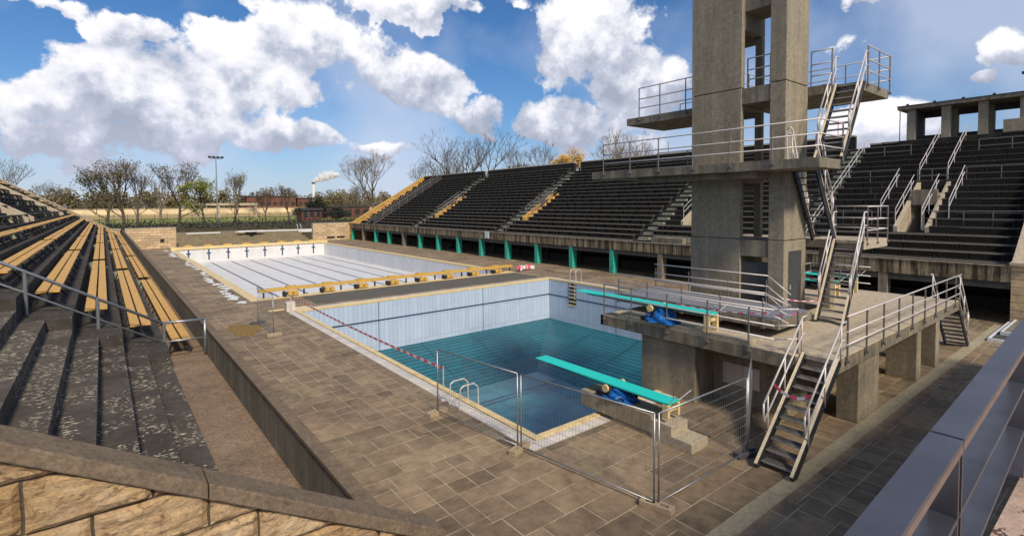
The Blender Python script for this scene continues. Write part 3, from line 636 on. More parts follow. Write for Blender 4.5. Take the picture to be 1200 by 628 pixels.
def springboard(x, y0, y1, z, label, zb0, tl=None):
    """board from the rear anchor y0 to the tip y1"""
    o = thing('springboard', label, 'springboard', (x, y0, zb0))
    m = MB(); m.prism([(y0, z-.05), (y0, z), (y1, z), (y1, z-.02), ((y0+y1)/2, z-.05)], x-.25, x+.25, 'x'); m.build('board', M['turq'], o, .008)
    m = MB()
    for dx in (-.19, 0, .19): m.bar((x+dx, y0+.1, z-.075), (x+dx, y1-.6, z-.05), .03, .04)
    m.build('rib', M['black'], o)
    m = MB(); m.box(x-.27, x-.17, y0-.02, y0+.16, zb0, z-.055); m.box(x+.17, x+.27, y0-.02, y0+.16, zb0, z-.055); m.box(x-.17, x+.17, y0+.02, y0+.12, z-.26, z-.18); m.each('anchor_bracket', M['coping'], o, .01)
    m = MB(); fy = y0+1.95; m.tube((x-.34,fy,z-.14),(x+.34,fy,z-.14),.085,14); m.build('fulcrum_roller', M['black'], o)
    m = MB()
    for s_ in (-1, 1): m.tube((x+s_*.34,fy+.05,z-.12),(x+s_*.4,fy+.05,z-.12),.11,18)
    m.each('fulcrum_wheel', M['coping'], o)
    for s_ in (-1, 1): MB().box(x+s_*.3-.03, x+s_*.3+.03, fy-.55, fy+.45, zb0, zb0+.12).box(x+s_*.3-.03, x+s_*.3+.03, fy-.06, fy+.06, zb0+.12, z-.14).build('fulcrum_stand', M['black'], o)
    m = MB()
    for s_ in (-1, 1): m.tube((x+s_*.2,y0-.02,z),(x+s_*.36,y0-.28,z+.3),.012)
    m.each('strap', M['white'], o)
    if tl:
        random.seed(int(z*10)); vs = []; n = 20; mrow = 9
        for j in range(mrow):
            v = j/(mrow-1)
            for k in range(n):
                a = 2*math.pi*k/n; rr = (1-.45*v)*(1+.13*math.sin(5*a+j*1.3)+random.uniform(-.07,.07))
                vs.append((x-.02+.40*rr*math.cos(a), fy-.15+.62*rr*math.sin(a), zb0+.004+(z-.1-zb0)*v*(1+.04*math.sin(4*a))))
        fs = [(j*n+k, j*n+(k+1) % n, (j+1)*n+(k+1) % n, (j+1)*n+k) for j in range(mrow-1) for k in range(n)] + [tuple(range((mrow-1)*n, mrow*n))]
        tag(MB().add(vs, fs).build('tarpaulin', M['blue'], None), tl, 'tarpaulin')
    return o
bp = thing('board_pedestal', 'concrete pedestal with two steps under the low springboard', 'pedestal', (2.6, -1.2, 0))
MB().box(2.26, 2.98, -2.0, .55, .12, .6).build('block', M['tower'], bp, .015); MB().box(2.28, 2.96, -1.98, -.65, 0, .118).build('base', M['tower'], bp)
MB().box(2.26, 2.98, -2.62, -2.003, 0, .5).build('step', M['decktop'], bp, .01); MB().box(2.26, 2.98, -3.2, -2.623, 0, .25).build('step', M['decktop'], bp, .01)
springboard(2.6, -2.45, 2.75, 1.02, 'low turquoise springboard pointing over the diving pool', .61, 'blue tarpaulin bundled under the low springboard')
springboard(5.25, -2.0, 3.5, 2.9, 'high turquoise springboard on the raised platform beside its railing', DZ+.142, 'blue tarpaulin bundled under the high springboard')
springboard(14.6, -2.0, 2.8, 2.9, 'turquoise springboard beyond the middle staircase, nearer to the tower', DZ+.004)
springboard(16.6, -2.0, 2.8, 2.9, 'turquoise springboard beyond the middle staircase, nearer to the right end', DZ+.004)
exec_more = True
# ------------------------------------------------------------------ mesh fence
def fence_panel(a, b, label, h=1.95):
    a = Vector((a[0],a[1],.12)); b = Vector((b[0],b[1],.12)); L = (b-a).length; u = (b-a)/L; Z = Vector((0,0,1))
    o = thing('mesh_barrier', label, 'fence panel', (a.x, a.y, 0), 'temporary mesh fence panels')
    A = a+u*.06; B = b-u*.06; top = Z*(h-.12)
    MB().poly([A-Z*.1, A+top], .021, 8).poly([B-Z*.1, B+top], .021, 8).each('frame_post', M['fence'], o, smooth=True)
    MB().poly([A, B], .016, 8).poly([A+top, B+top], .019, 8).each('frame_rail', M['fence'], o, smooth=True)
    m = MB(); n = int((L-.12)/.09)
    for k in range(1, n):
        q = A + u*((L-.12)*k/n); m.tube(q, q+top, .0026, 3, caps=False)
    for k in range(1, 8): 
        m.tube(A+top*k/8, B+top*k/8, .0032 if k % 2 else .0045, 3, caps=False)
    m.build('wire_mesh', M['fence'], o)
    return o
def fence_foot(x, y, ang, label, mat='foot'):
    o = thing('ballast_block', label, 'fence foot', (x, y, 0), 'feet of the mesh fence')
    m = MB(); c, s = math.cos(ang), math.sin(ang)
    def B(x0, x1, y0, y1, z0, z1):
        n0 = len(m.v); m.box(x0, x1, y0, y1, z0, z1)
        for i in range(n0, len(m.v)):
            X_, Y_, Z_ = m.v[i]; m.v[i] = (x+X_*c-Y_*s, y+X_*s+Y_*c, Z_)
    B(-.34,-.24,-.11,.11,0,.13); B(.24,.34,-.11,.11,0,.13); B(-.24,.24,-.11,-.05,0,.13); B(-.24,.24,.05,.11,0,.13); B(-.05,.05,-.05,.05,0,.12); B(-.24,-.05,-.05,.05,0,.05); B(.05,.24,-.05,.05,0,.05)
    m.build('block', M[mat], o, .01)
P1, P2, P3, P4 = (-1.34,2.94), (-.88,-.36), (-.29,-4.03), (3.25,-4.09)
fence_panel(P1, P2, 'mesh fence panel beside the near left corner of the diving pool')
fence_panel(P2, P3, 'mesh fence panel nearest the viewer, left of the low springboard steps')
fence_panel(P3, P4, 'mesh fence panel leading from the front corner towards the raised platform')
fence_panel(P4, (5.2,-3.2), 'short mesh fence panel in the shade under the raised platform')
fence_panel((-2.68,19.12), (-2.67,15.9), 'lone mesh fence panel standing across the left deck')
for (x, y), a, l, mt in ((P1, .2, 'concrete foot at the left end of the pool corner fence', 'foot'), (P2, .3, 'concrete foot between the two left fence panels', 'foot'), (P3, -.7-.6, 'concrete foot at the front corner of the fence', 'foot'),
                      (P4, -.35, 'dark foot of the fence near the lowest staircase', 'footdark'), ((-2.68,19.12), .1, 'dark foot at the far end of the lone fence panel', 'footdark'), ((-2.67,15.9), .1, 'pale foot at the near end of the lone fence panel', 'foot')):
    fence_foot(x, y, a, l, mt)
# white step edges at the right
o = thing('stepped_plinth', 'low dark plinth with two white-edged steps at the far right', 'plinth', (24, -7, 0))
MB().box(21.6, 27, -12, -5.62, 0, .12).build('step', M['under'], o); MB().box(22.8, 27, -12, -5.84, .122, .26).build('step', M['slab'], o)
MB().box(21.55, 27, -5.64, -5.54, 0, .135).box(21.5, 21.6, -12, -5.54, 0, .135).box(22.75, 27, -5.86, -5.78, .12, .275).box(22.7, 22.8, -12, -5.78, .12, .275).build('white_edging', M['white'], o)

# ------------------------------------------------------------------ right grandstand
def stand_profile(x0, z0, n, pitch, rise, sgn, thick=.35):
    top = []; x = x0; z = z0
    for i in range(n):
        top += [(x, z), (x, z+rise)]; z += rise; x += sgn*pitch
    top += [(x, z)]
    return top, x, z
gs = thing('grandstand', 'long black-tiered grandstand along the right side of the pools', 'grandstand', (26.4, 38, 0))
N, PT, RS = 20, .705, .423
GY0, GY1 = -5.6, 81.6
top, xe, ze = stand_profile(27.5, 2.1, N, PT, RS, 1)
AIS = [(5.2, 6.3), (17.8, 18.9), (38.6, 39.8), (59.8, 61.0), (74.2, 77.4)]
VOM = [(-1.25, .6), (14.3, 16.2), (36.9, 38.2), (57.9, 59.3)]      # vomitories between rows 5 and 11
def solid(y0, y1, r0=0, r1=N):
    pr = []; 
    for i in range(r0, r1):
        pr += [(27.5+PT*i, 2.1+RS*i), (27.5+PT*i, 2.1+RS*(i+1))]
    pr += [(27.5+PT*r1, 2.1+RS*r1), (27.5+PT*r1+.05, 2.1+RS*r1-.5), (27.5+PT*r0+.05, 2.1+RS*r0-.35)]
    return pr
V0, V1 = 5, 12
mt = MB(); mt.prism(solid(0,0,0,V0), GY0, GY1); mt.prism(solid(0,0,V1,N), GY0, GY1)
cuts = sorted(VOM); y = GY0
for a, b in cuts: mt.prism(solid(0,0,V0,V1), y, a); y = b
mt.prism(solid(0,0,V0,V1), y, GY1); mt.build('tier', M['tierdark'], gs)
m = MB()
for i in range(N):
    segs = [(GY0, GY1)]
    if V0 <= i < V1:
        segs = []; y = GY0
        for a, b in sorted(VOM): segs.append((y, a)); y = b
        segs.append((y, GY1))
    for a, b in segs: m.box(27.5+PT*i-.012, 27.5+PT*i+.05, a+.01, b-.01, 2.1+RS*(i+1)-.05, 2.1+RS*(i+1)+.004)
m.build('tier_nosing', M['nose'], gs)
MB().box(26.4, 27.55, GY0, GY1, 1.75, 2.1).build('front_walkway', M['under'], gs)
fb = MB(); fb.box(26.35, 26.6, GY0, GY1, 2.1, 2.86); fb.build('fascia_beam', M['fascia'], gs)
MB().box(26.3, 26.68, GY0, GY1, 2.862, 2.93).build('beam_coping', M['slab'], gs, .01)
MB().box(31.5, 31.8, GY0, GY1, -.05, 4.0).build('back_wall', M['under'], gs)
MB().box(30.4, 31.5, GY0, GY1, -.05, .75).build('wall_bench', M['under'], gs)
bw = MB(); ys_ = [GY0] + [q for a in AIS[:-1] for q in a] + [GY1]
for a, b in zip(ys_[::2], ys_[1::2]): bw.box(xe, xe+.35, a, b, ze-1.2, ze+(1.12 if a > 0 else .3))
bw.each('rear_parapet', M['tierdark'], gs)
bw = MB()
for a, b in zip(ys_[::2], ys_[1::2]): q = 0 if a > 0 else -.82; bw.box(xe-.06, xe+.42, a, b, ze+1.123+q, ze+1.25+q)
bw.each('rear_coping', M['stonelit'] if 0 else M['decktop'], gs)
for n_ in range(-5, 13):
    y = 20.175+5.09*n_
    if y < GY0+.5: continue
    grn = n_ in (-3, -2, 0, 1, 2, 3, 4, 5, 6, 7, 9, 10, 12)
    c_ = MB().box(26.38, 27.0, y-.25, y+.2, 0, 2.1).build('column', M['green'] if grn else M['slab'], gs, .01)
    c_['label'] = 'green painted column' if grn else 'bare concrete column'
for n_ in range(-4, 12):
    y = 22.7+5.09*n_; MB().box(30.2, 30.4, y-.2, y+.2, 0, 3.5).build('inner_column', M['under'], gs)
for a, b in AIS[:-1]:
    m = MB()
    for i in range(N):
        x0 = 27.5+PT*i; z = 2.1+RS*i
        m.box(x0-PT/2, x0, a, b, z-.02, z+RS/2); m.box(x0, x0+PT*.5, a, b, z+RS-.02, z+RS+.006)
    m.build('aisle_steps', M['aisle'], gs)
for a, b in VOM:
    xa, za = 27.5+PT*V0, 2.1+RS*V0; xb, zb_ = 27.5+PT*V1, 2.1+RS*V1
    m = MB()
    for yy in (a, b-.22):
        m.prism([(xa, za-.3), (xa, za+.35), (xb, zb_+.3), (xb+.3, zb_+.3), (xb+.3, za-.3)], yy, yy+.22)
    m.each('vomitory_wall', M['stonelit'] if a > 30 else M['decktop'], gs)  # far vomitories take the stone with sunlight in its colour, near ones plain concrete
    MB().box(xa, xb+1.5, a+.22, b-.22, za-.5, za-.1).build('vomitory_floor', M['under'], gs)
    MB().box(xb-2.2, xb-2.0, a+.22, b-.22, za+2.0-.3, zb_-.25).box(xb-2.0, xb+.1, a+.22, b-.22, za+2.3, za+2.5).each('lintel', M['slab'], gs)
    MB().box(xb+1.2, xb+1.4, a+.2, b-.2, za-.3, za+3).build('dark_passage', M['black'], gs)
def slope_rail(y, x0, x1, parent, h=.95, base=None, mat='steel'):
    m = MB(); f = lambda x: 2.1+RS/PT*(x-27.5)+RS*.6
    for q in (h, h*.55): m.tube((x0,y,f(x0)+q), (x1,y,f(x1)+q), .024 if y < 30 else .03, 6)
    k = x0
    while k <= x1+.01: m.tube((k,y,f(k)-.4), (k,y,f(k)+h), .025, 6); k += 1.6
    m.build('handrail', M[mat], parent)
for y, x0, x1 in ((5.25,27.6,41.6),(-.75,31.5,35.3),(.62,31.5,35.3),(1.7,32.4,36.2),(-1.9,32.4,36.2),(.62,36.6,41.6),(-.95,36.6,41.6),(74.2,27.6,41.3),(77.2,27.6,41.3),(75.6,30,41.3),
                  (38.3,31.6,35.6),(36.9,31.6,35.6),(59.4,31.6,35.6),(57.9,31.6,35.6),(16.3,31.6,35),(14.3,31.6,35)):
    slope_rail(y, x0, x1, gs, mat='steeldark' if y > 30 else 'steel')
def level_rail(x, y0, y1, gap=1.7, h=.95):
    z = 2.1+RS/PT*(x-27.5)+RS*.4; m = MB()
    for q in (h, h*.5): m.tube((x,y0,z+q), (x,y1,z+q), .026, 6)
    y = y0
    while y <= y1+.01: m.tube((x,y,z-.3), (x,y,z+h), .024, 6); y += gap
    m.build('barrier_rail', M['steeldark'], gs)
level_rail(31.4, 1.9, 5.1); level_rail(31.4, -5.4, -1.0, 1.3); level_rail(36.2, 1.8, 5.1); level_rail(36.2, -5.4, -1.9); level_rail(39.6, 1.9, 5.1); level_rail(39.6, -5.4, -2); level_rail(36.1, -1.0, .6, .8)
level_rail(27.9, 13.5, 16.9, 1.1); MB().box(27.3, 28.6, 13.6, 16.6, 2.4, 3.3).build('landing_wall', M['slab'], gs)
for y0, y1, mm, nm in ((GY0-.75, GY0-.004, 'stonefar', 'near_flank_wall'), (GY1+.004, GY1+.7, 'stonelit', 'far_flank_wall')):
    m = MB(); e = 0 if y0 < 0 else 0
    m.prism([(26.35, 0), (26.35, 2.95), (26.9, 2.95), (xe+.4, ze+1.3), (xe+.4, -.5)], y0, y1); m.build(nm, M[mm], gs)
    m = MB(); m.prism([(26.2, 2.953), (26.9, 2.953+.0), (xe+.5, ze+1.303), (xe+.5, ze+1.45), (26.9, 3.1), (26.2, 3.1)], y0-.06, y1+.06); m.build('flank_coping', M['decktop'] if y0 < 0 else M['yellowp'], gs)  # far coping is yellow: sunlight put into its colour
# sign on the beam
o = thing('aisle_sign', 'small pale blue sign with a letter on the grandstand beam', 'sign', (26.3, 38.9, 2.5))
MB().box(26.28, 26.33, 38.55, 39.35, 2.2, 2.98).build('panel', M['white'], o); 
m = MB(); m.box(26.272, 26.279, 38.75, 39.15, 2.3, 2.88)
m.build('letter_panel', plain('pale_blue_sign', (.3,.6,.62), .5), o)
m = MB(); m.box(26.262,26.27,39.02,39.08,2.38,2.8)
for z in (2.38,2.56,2.74): m.box(26.262,26.27,38.86,39.02,z,z+.06)
m.box(26.262,26.27,38.82,38.88,2.42,2.57).box(26.262,26.27,38.82,38.88,2.61,2.76).build('letter', M['white'], o)
# loggia on top of the near end
lg = thing('loggia', 'open concrete loggia with square pillars on top of the grandstand', 'loggia', (42.5, -4, ze))
lz = 11.0
for y in (2.53, .36, -1.78, -4.0, -6.2):
    MB().box(41.9, 42.4, y-.27, y+.27, lz, 13.45).build('pillar', M['tower'], lg, .01); MB().box(44.3, 44.75, y-.27, y+.27, lz, 13.45).build('pillar', M['tower'], lg, .01)
MB().box(44.35, 44.7, -9, 2.8, lz-.5, 11.55).each('rear_parapet', M['under'], lg); MB().box(44.35, 44.7, -9, 2.8, 12.98, 13.45).build('rear_lintel', M['under'], lg)
MB().box(42.4, 44.3, 2.3, 2.8, lz, 13.45).each('end_wall', M['under'], lg)
MB().box(41.55, 45.2, -9, 3.35, 13.453, 13.72).build('roof', M['slab'], lg, .01); MB().box(41.5, 45.25, -9, 3.4, 13.722, 13.76).build('roof_edge', M['duckwood'], lg)
m = MB()
for k in range(7): m.box(41.45, 41.6, 2.6-1.7*k, 2.75-1.7*k, 13.76, 13.86)
m.each('roof_lug', M['duckwood'], lg)
MB().box(41.5, 45, -9, 3.2, lz-1.2, lz).build('floor', M['under'], lg); MB().box(41.45, 41.85, -8, -2.95, 11.02, 11.9).build('front_wall', M['tower'], lg)
o = thing('roof_mast', 'thin dark mast standing on the loggia roof', 'mast', (42.5, -3.9, 13.76)); MB().tube((42.5,-3.9,13.7),(42.5,-3.9,15.1),.05,8).build('pole', M['iron'], o); MB().box(42.3,42.7,-4.1,-3.7,15.1,15.25).build('head', M['iron'], o)
for k, (y, h) in enumerate([(3.6,2.2),(8.2,1.7),(9.4,1.7),(22.6,1.6),(26,1.5),(30.5,1.5)]):
    tag(MB().tube((43.2,y,ze-1),(43.2,y,ze+h+1.2),.035,6).build('thin_pole', M['red'] if k < 3 else M['steeldark']), ['thin reddish pole beside the loggia wall', 'thin reddish pole left of the loggia', 'second thin reddish pole further left of the loggia', 'thin pole above the middle of the grandstand top', 'thin pole nearest the yellow tree', 'thin pole behind the grandstand, farthest left'][k], 'pole')

# bench rows of the right stand
slots = []
secs = []; y = GY0+.15
for a, b in AIS: secs.append((y, a-.05)); y = b+.05
secs.append((y, GY1-.1))
for i in range(N):
    x = 27.5+PT*i+.38; z = 2.1+RS*(i+1); num = 0
    for a, b in secs:
        yy = a+.1+.3*(i % 2)
        while yy+1.0 < b:
            L = min(random.choice((2.2, 2.6, 3.0)), b-yy)
            bad = any(c-.1 < yy+L and d+.1 > yy for c, d in VOM) and V0-1 <= i < V1
            if not bad: num += 1; slots.append((((x-CAM.x)**2+(yy-CAM.y)**2)**.5, i, num, x, yy, L, z))
            yy += L+.05
slots.sort()
def rbench(m, x, y, z, L):
    m.box(x-.17, x+.17, y, y+L, z+.34, z+.385)
def rleg(m, x, y, z, L):
    for q in (.08, L/2, L-.08): m.box(x-.14, x+.14, y+q-.02, y+q+.02, z, z+.338)
proto = {}
rest = MB(); restl = MB()
for k, (d, i, num, x, y, L, z) in enumerate(slots):
    if k < 300:
        wm = 'duckwood' if y < 5.2 and i > 3 else 'greywood'; key = (round(L,2), wm)
        if key not in proto:
            a = MB(); rbench(a, 0, 0, 0, L); b = MB(); b.box(-.14, .14, -.02, .02, 0, .338)
            e = bpy.data.objects.new('stand_bench', None); col.objects.link(e)
            A = a.build('plank', M[wm], e); B = b.build('bracket', M['iron'], e); B.location = (0,.08,0); proto[key] = (A.data, B.data)
            for q in (L/2, L-.08): c = bpy.data.objects.new('bracket', B.data); col.objects.link(c); c.parent = e; c.location = (0,q,0)
        else:
            e = bpy.data.objects.new('stand_bench', None); col.objects.link(e)
            for nm, dat, q in (('plank', proto[key][0], 0), ('bracket', proto[key][1], .08), ('bracket', proto[key][1], L/2), ('bracket', proto[key][1], L-.08)):
                c = bpy.data.objects.new(nm, dat); col.objects.link(c); c.parent = e; c.location = (0,q,0)
        e.location = (x, y, z)
        tag(e, 'weathered plank bench, %s row up in the right grandstand, %s bench from its near end' % (ORD[i], ORD[min(num,38)-1]), 'bench', 'plank benches of the right grandstand')
    else:
        rbench(rest, x, y, z, L); rleg(restl, x, y, z, L)
fsb = tag(rest.build('far_stand_benches', M['greywood']), 'rows of weathered plank benches in the far part of the right grandstand', 'benches', kind='stuff')
tag(restl.build('bracket', M['iron'], fsb), kind='stuff')

# ------------------------------------------------------------------ left stand
ls = thing('seating_terrace', 'stepped concrete seating terrace along the left side', 'grandstand', (-7.7, 38, 2.1))
LP, LR, LN = .9, .54, 16
def lprof(n, pitch, rise, x0=-7.7, z0=2.1):
    pr = []
    for i in range(n): pr += [(x0-pitch*i, z0+rise*i), (x0-pitch*i, z0+rise*(i+1))]
    return pr + [(x0-pitch*n, z0+rise*n), (x0-pitch*n, -.5), (x0, -.5)]
MB().prism(lprof(2*LN, LP/2, LR/2), -5.7, 4.9).build('aisle_steps', M['peel'], ls)
MB().prism(lprof(LN, LP, LR), 4.903, 81.6).build('tier', M['tierleft'], ls)
MB().box(-7.69, -6.755, -5.7, 81.6, 1.6, 2.1).build('front_walkway', M['floorc'], ls)
MB().box(-6.75, -6.6, -5.72, 81.6, -.02, 2.80).build('front_parapet', M['parapet'], ls); MB().box(-6.77, -6.585, -5.72, 81.6, 2.803, 2.87).build('parapet_coping', M['curb'], ls, .01)
for bi, y0 in enumerate((22.1, 37.7, 53.3, 68.6)):
    m = MB()
    for i in range(LN):
        x = -7.7-LP*i; z = 2.1+LR*i
        m.box(x, x+LP*.42, y0-.55, y0+.75, z+.002, z+LR/2)
    m.build('half_step', M['aisle'], ls)
m = MB(); xt, ztp = -7.7-LP*LN, 2.1+LR*LN
m.prism([(-7.0,-.5),(-7.0,2.9),(-8.0,2.95),(xt-.3,ztp+1.1),(xt-.3,-.5)], 81.604, 82.3); m.build('far_flank_wall', M['stonefar'], ls)
m = MB(); m.prism([(-6.9,2.903),(-8.0,2.96),(xt-.3,ztp+1.12),(xt-.3,ztp+1.28),(-8.0,3.12),(-6.9,3.06)], 81.5, 82.4); m.build('flank_coping', M['decktop'], ls)
m = MB()
for k in range(10):
    x = -9-1.35*k; z = 2.95+(ztp+1.1-2.95)*(-8-x)/(-8-xt+.3); m.box(x-.35, x+.35, 81.55, 81.603, z-.95, z-.25)
m.each('wall_recess', M['under'], ls)
m = MB()
for a, b in ((30.0, 33.0), (61, 64)):
    for q in (a, b): m.prism([(-12.2, 4.6), (-12.2, 5.6), (-18.0, 9.2), (-18.0, 8)], q, q+.25)
m.each('vomitory_wall', M['decktop'], ls)
lit_ = MB(); rq = random.Random(3)
for k in range(420):
    x = -6.74-abs(rq.gauss(0,.07)) if k < 260 else rq.uniform(-7.65,-6.75); yv = rq.uniform(-3,16); q = rq.uniform(.008,.03)
    lit_.add([(x-q,yv,2.103),(x,yv-q*.7,2.104),(x+q,yv,2.103+q*.6),(x,yv+q,2.104)],[(0,1,2,3)])
tag(lit_.build('leaf_litter', M['sand'], fixn=False), 'brown leaf litter along the foot of the terrace parapet', 'leaf litter', kind='stuff')
# metal rail crossing the near end of the benches
lr = thing('terrace_handrail', 'grey steel handrail stepping down across the left seating terrace', 'handrail', (-7.7, 5.6, 2.1))
hp = [(-14.2,5.9,2.1+.6*6.5+1.08),(-7.75,6.0,3.13),(-6.78,6.08,3.08),(-6.78,6.08,2.1)]
m = MB(); m.poly(hp, .038, 10); 
m.poly([(-14.2,5.9,2.1+.6*6.5+.6),(-7.75,6.0,2.62),(-6.78,6.08,2.58)], .024, 8); m.build('rail', M['fence'], lr, smooth=True)
for x, y in ((-7.72,6.0),(-9.06,5.98),(-10.34,5.96),(-11.7,5.94),(-13.1,5.92)):
    z = 2.1+.6*(-7.7-x); MB().tube((x,y,z-.05),(x,y,z+1.05),.04,10).box(x-.08,x+.08,y-.06,y+.06,z-.05,z+.02).build('post', M['fence'], lr)
# benches of the left stand
def lbench(L, x0=0):
    """bench of length L from y=0; returns part meshes list (name, MB, mat)"""
    s1 = MB().box(-.215, -.015, 0, L, .40, .44); s2 = MB().box(.03, .23, 0, L, .40, .44)
    br = MB()
    n = max(2, int(L/1.9)+1)
    for k in range(n):
        y = .25+(L-.5)*k/(n-1)
        br.bar((-.2,y,.375), (.2,y,.375), .05, .04); br.bar((-.02,y,.37), (.26,y,.02), .05, .05); br.bar((-.18,y,.37), (-.30,y,.0), .05, .05)
    return [('slat', s1), ('slat', s2), ('bracket', br)]
lproto = {}
for i in range(LN):
    x = -7.7-LP*i+.40; z = 2.1+LR*i + (0 if i else 0)
    for bi, (a, b) in enumerate(((6.45, 21.4), (22.9, 37.0), (38.5, 52.6), (54.1, 67.9), (69.4, 81.0))):
        wood = 'ywood' if i < 6 else 'duckwood'
        key = (round(b-a,2), wood); L = b-a
        e = bpy.data.objects.new('slatted_bench', None); col.objects.link(e); e.location = (x+.0, a, z)
        if i >= 1 and False: pass
        if key not in lproto:
            e.location = (0,0,0); lproto[key] = []
            for nm, mb_ in lbench(L):
                for vs_, fs_ in ([(mb_.v, mb_.f)] if nm == 'slat' else [(sum([list(q[0]) for q in mb_.p[c:c+3]], []), [tuple(n_+8*h_ for n_ in f_) for h_, q in enumerate(mb_.p[c:c+3]) for f_ in q[1]]) for c in range(0, len(mb_.p), 3)]):
                    o_ = MB().add(vs_, fs_).build(nm, M[wood] if nm == 'slat' else M['iron'], e); lproto[key].append((nm, o_.data))
            e.location = (x, a, z)
        else:
            for nm, dat in lproto[key]:
                c = bpy.data.objects.new(nm, dat); col.objects.link(c); c.parent = e
        colr = 'yellow slatted' if i < 6 else 'dark slatted'
        tag(e, '%s bench, %s row up on the left terrace, %s from its near end' % (colr, ORD[i], ORD[bi]), 'bench', 'slatted benches of the left terrace')
# near flank wall in rough stone, its sloping coping
fw = thing('stone_flank_wall', 'rough yellow ashlar wall with a sloping concrete coping in the foreground', 'wall', (-9, -6.2, 0))
FY0, FY1 = -6.35, -6.13
zs = lambda x: 3.305-.584*(x+6.603)
MB().prism([(-6.62,0),(-6.62,zs(-6.62)-.12),(-16,zs(-16)-.12),(-16,0)], FY0+.045, FY1).build('wall_core', M['joint'], fw)
from mathutils import noise as NZ
BW, BH = .6, .31; m = MB(); rb = random.Random(4)
for row in range(0, 26):
    z0 = row*BH; off = 0 if row % 2 else BW*.5; x0 = -6.62
    n0 = math.floor((-6.62+off)/BW)
    for q in range(n0, n0-12, -1):
        xa = max(q*BW-off, -16); xb = min((q+1)*BW-off, -6.62); za, zb2 = z0, z0+BH
        if xa >= xb-.05 or za > zs(xb)-.14 and za > zs(xa)-.14: continue
        g_ = .009; nx, nz = 18, 10; tone = rb.uniform(-.01, .012); vs = []; ok = []
        for jz in range(nz+1):
            for ix in range(nx+1):
                u, v = ix/nx, jz/nz; X_ = xa+g_+(xb-xa-2*g_)*u; Z_ = za+g_+(zb2-za-2*g_)*v
                e = min(min(u, 1-u)*(xb-xa), min(v, 1-v)*BH); edge = 1-min(1, e/.03)
                d = NZ.fractal(Vector((X_*5+q*3.1, Z_*11+row*1.7, 0)), .9, 2.1, 5)*.022 + NZ.noise(Vector((X_*2, Z_*3+X_*1.5, q)))*.012
                X_ += NZ.noise(Vector((Z_*14, X_*5, 3.3)))*.006*edge; Z_ += NZ.noise(Vector((X_*14, Z_*5, 7.3)))*.006*edge
                Zc = min(Z_, zs(X_)-.125)
                vs.append((X_, FY0+tone-d*(1-edge*.7)+.028*edge*edge, Zc))
        fs = []
        for jz in range(nz):
            for ix in range(nx):
                a_ = jz*(nx+1)+ix; fs.append((a_, a_+1, a_+nx+2, a_+nx+1))
        # sides back to the core
        ring = [k for k in range(nx+1)] + [(jz+1)*(nx+1)+nx for jz in range(nz)] + [nz*(nx+1)+k for k in range(nx-1, -1, -1)] + [jz*(nx+1) for jz in range(nz-1, 0, -1)]
        b0 = len(vs); vs += [(vs[k][0], FY0+.06, vs[k][2]) for k in ring]; L_ = len(ring)
        fs += [(ring[k], ring[(k+1) % L_], b0+(k+1) % L_, b0+k) for k in range(L_)]
        m.add(vs, fs)
m.build('ashlar', M['stone'], fw, smooth=False)
for a, b in ((-6.60,-8.40),(-8.406,-10.6),(-10.606,-13),(-13.006,-16)):
    m = MB(); m.prism([(a,zs(a)-.115),(a,zs(a)),(b,zs(b)),(b,zs(b)-.115)], FY0-.035, FY1+.02); m.build('coping_stone', M['curb'], fw, .012)
# terrace under the viewer with the metal parapet
te = thing('viewing_terrace', 'pink speckled stone terrace behind the metal parapet', 'terrace', (0, -11, 0))
MB().box(-12, 16, -16, -9.66, 3.9, 4.2).build('paving', M['pink'], te); MB().box(-12, 16, -16, -9.9, 0, 3.9).build('base', M['under'], te)
pp = thing('metal_parapet', 'broad brushed metal parapet with a joint in its top plate', 'parapet', (-5, -9.7, 4.2))
sl_ = (9.69-9.54)/(7.23-2.88); 
def plate(x0, x1, z, wdt, th, mat, name, y_off=0):
    a = -9.69+(x0+7.23)*sl_+y_off; b = -9.69+(x1+7.23)*sl_+y_off
    m = MB(); m.add([(x0,a-wdt,z-th),(x1,b-wdt,z-th),(x1,b,z-th),(x0,a,z-th),(x0,a-wdt,z),(x1,b-wdt,z),(x1,b,z),(x0,a,z)],[(0,3,2,1),(4,5,6,7),(0,1,5,4),(1,2,6,5),(2,3,7,6),(3,0,4,7)])
    return m.build(name, M[mat], pp, .002)
for x0, x1 in ((-10.5,-6.165),(-6.145,-1.5),(-1.48,3.2),(3.22,8)):
    plate(x0, x1, 5.2, .112, .022, 'cap', 'top_plate')
    plate(x0, x1, 5.177, .006, .03, 'capend', 'edge_strip', -.106)
    plate(x0, x1, 4.88, .10, .02, 'cap', 'lower_plate', -.004); plate(x0, x1, 4.55, .10, .02, 'cap', 'lower_plate', -.004)
for x in (-8.4,-6.19,-6.12,-3.8,-1.52,-1.45,.8,3.17,3.24,5.5):
    a = -9.69+(x+7.23)*sl_; MB().box(x-.008, x+.008, a-.105, a-.006, 4.2, 5.178).build('post_plate', M['cap'], pp)
# end walls beyond the swimming pool
for x0, x1, l in ((-6.43, -.3, 'pale ashlar wall at the far end, left of the terraced bank'), (19.85, 26.34, 'sunlit ashlar wall at the far end beside the grandstand')):
    o = thing('end_wall', l, 'wall', (x0, 82.3, 0)); MB().box(x0, x1, 82.0, 82.8, 0, 2.95).build('ashlar', M['stonefar'], o); MB().box(x0-.02, x1+.02, 81.96, 82.84, 2.953, 3.08).build('coping', M['decktop'], o)
    if x0 > 0: MB().box(22.2, 23.6, 81.9, 81.999, .35, .65).box(24.0, 25.4, 81.9, 81.999, .35, .65).each('low_opening', M['black'], o)
    else: MB().box(-2.3, -1.8, 81.95, 81.999, .9, 1.4).build('small_opening', M['black'], o)

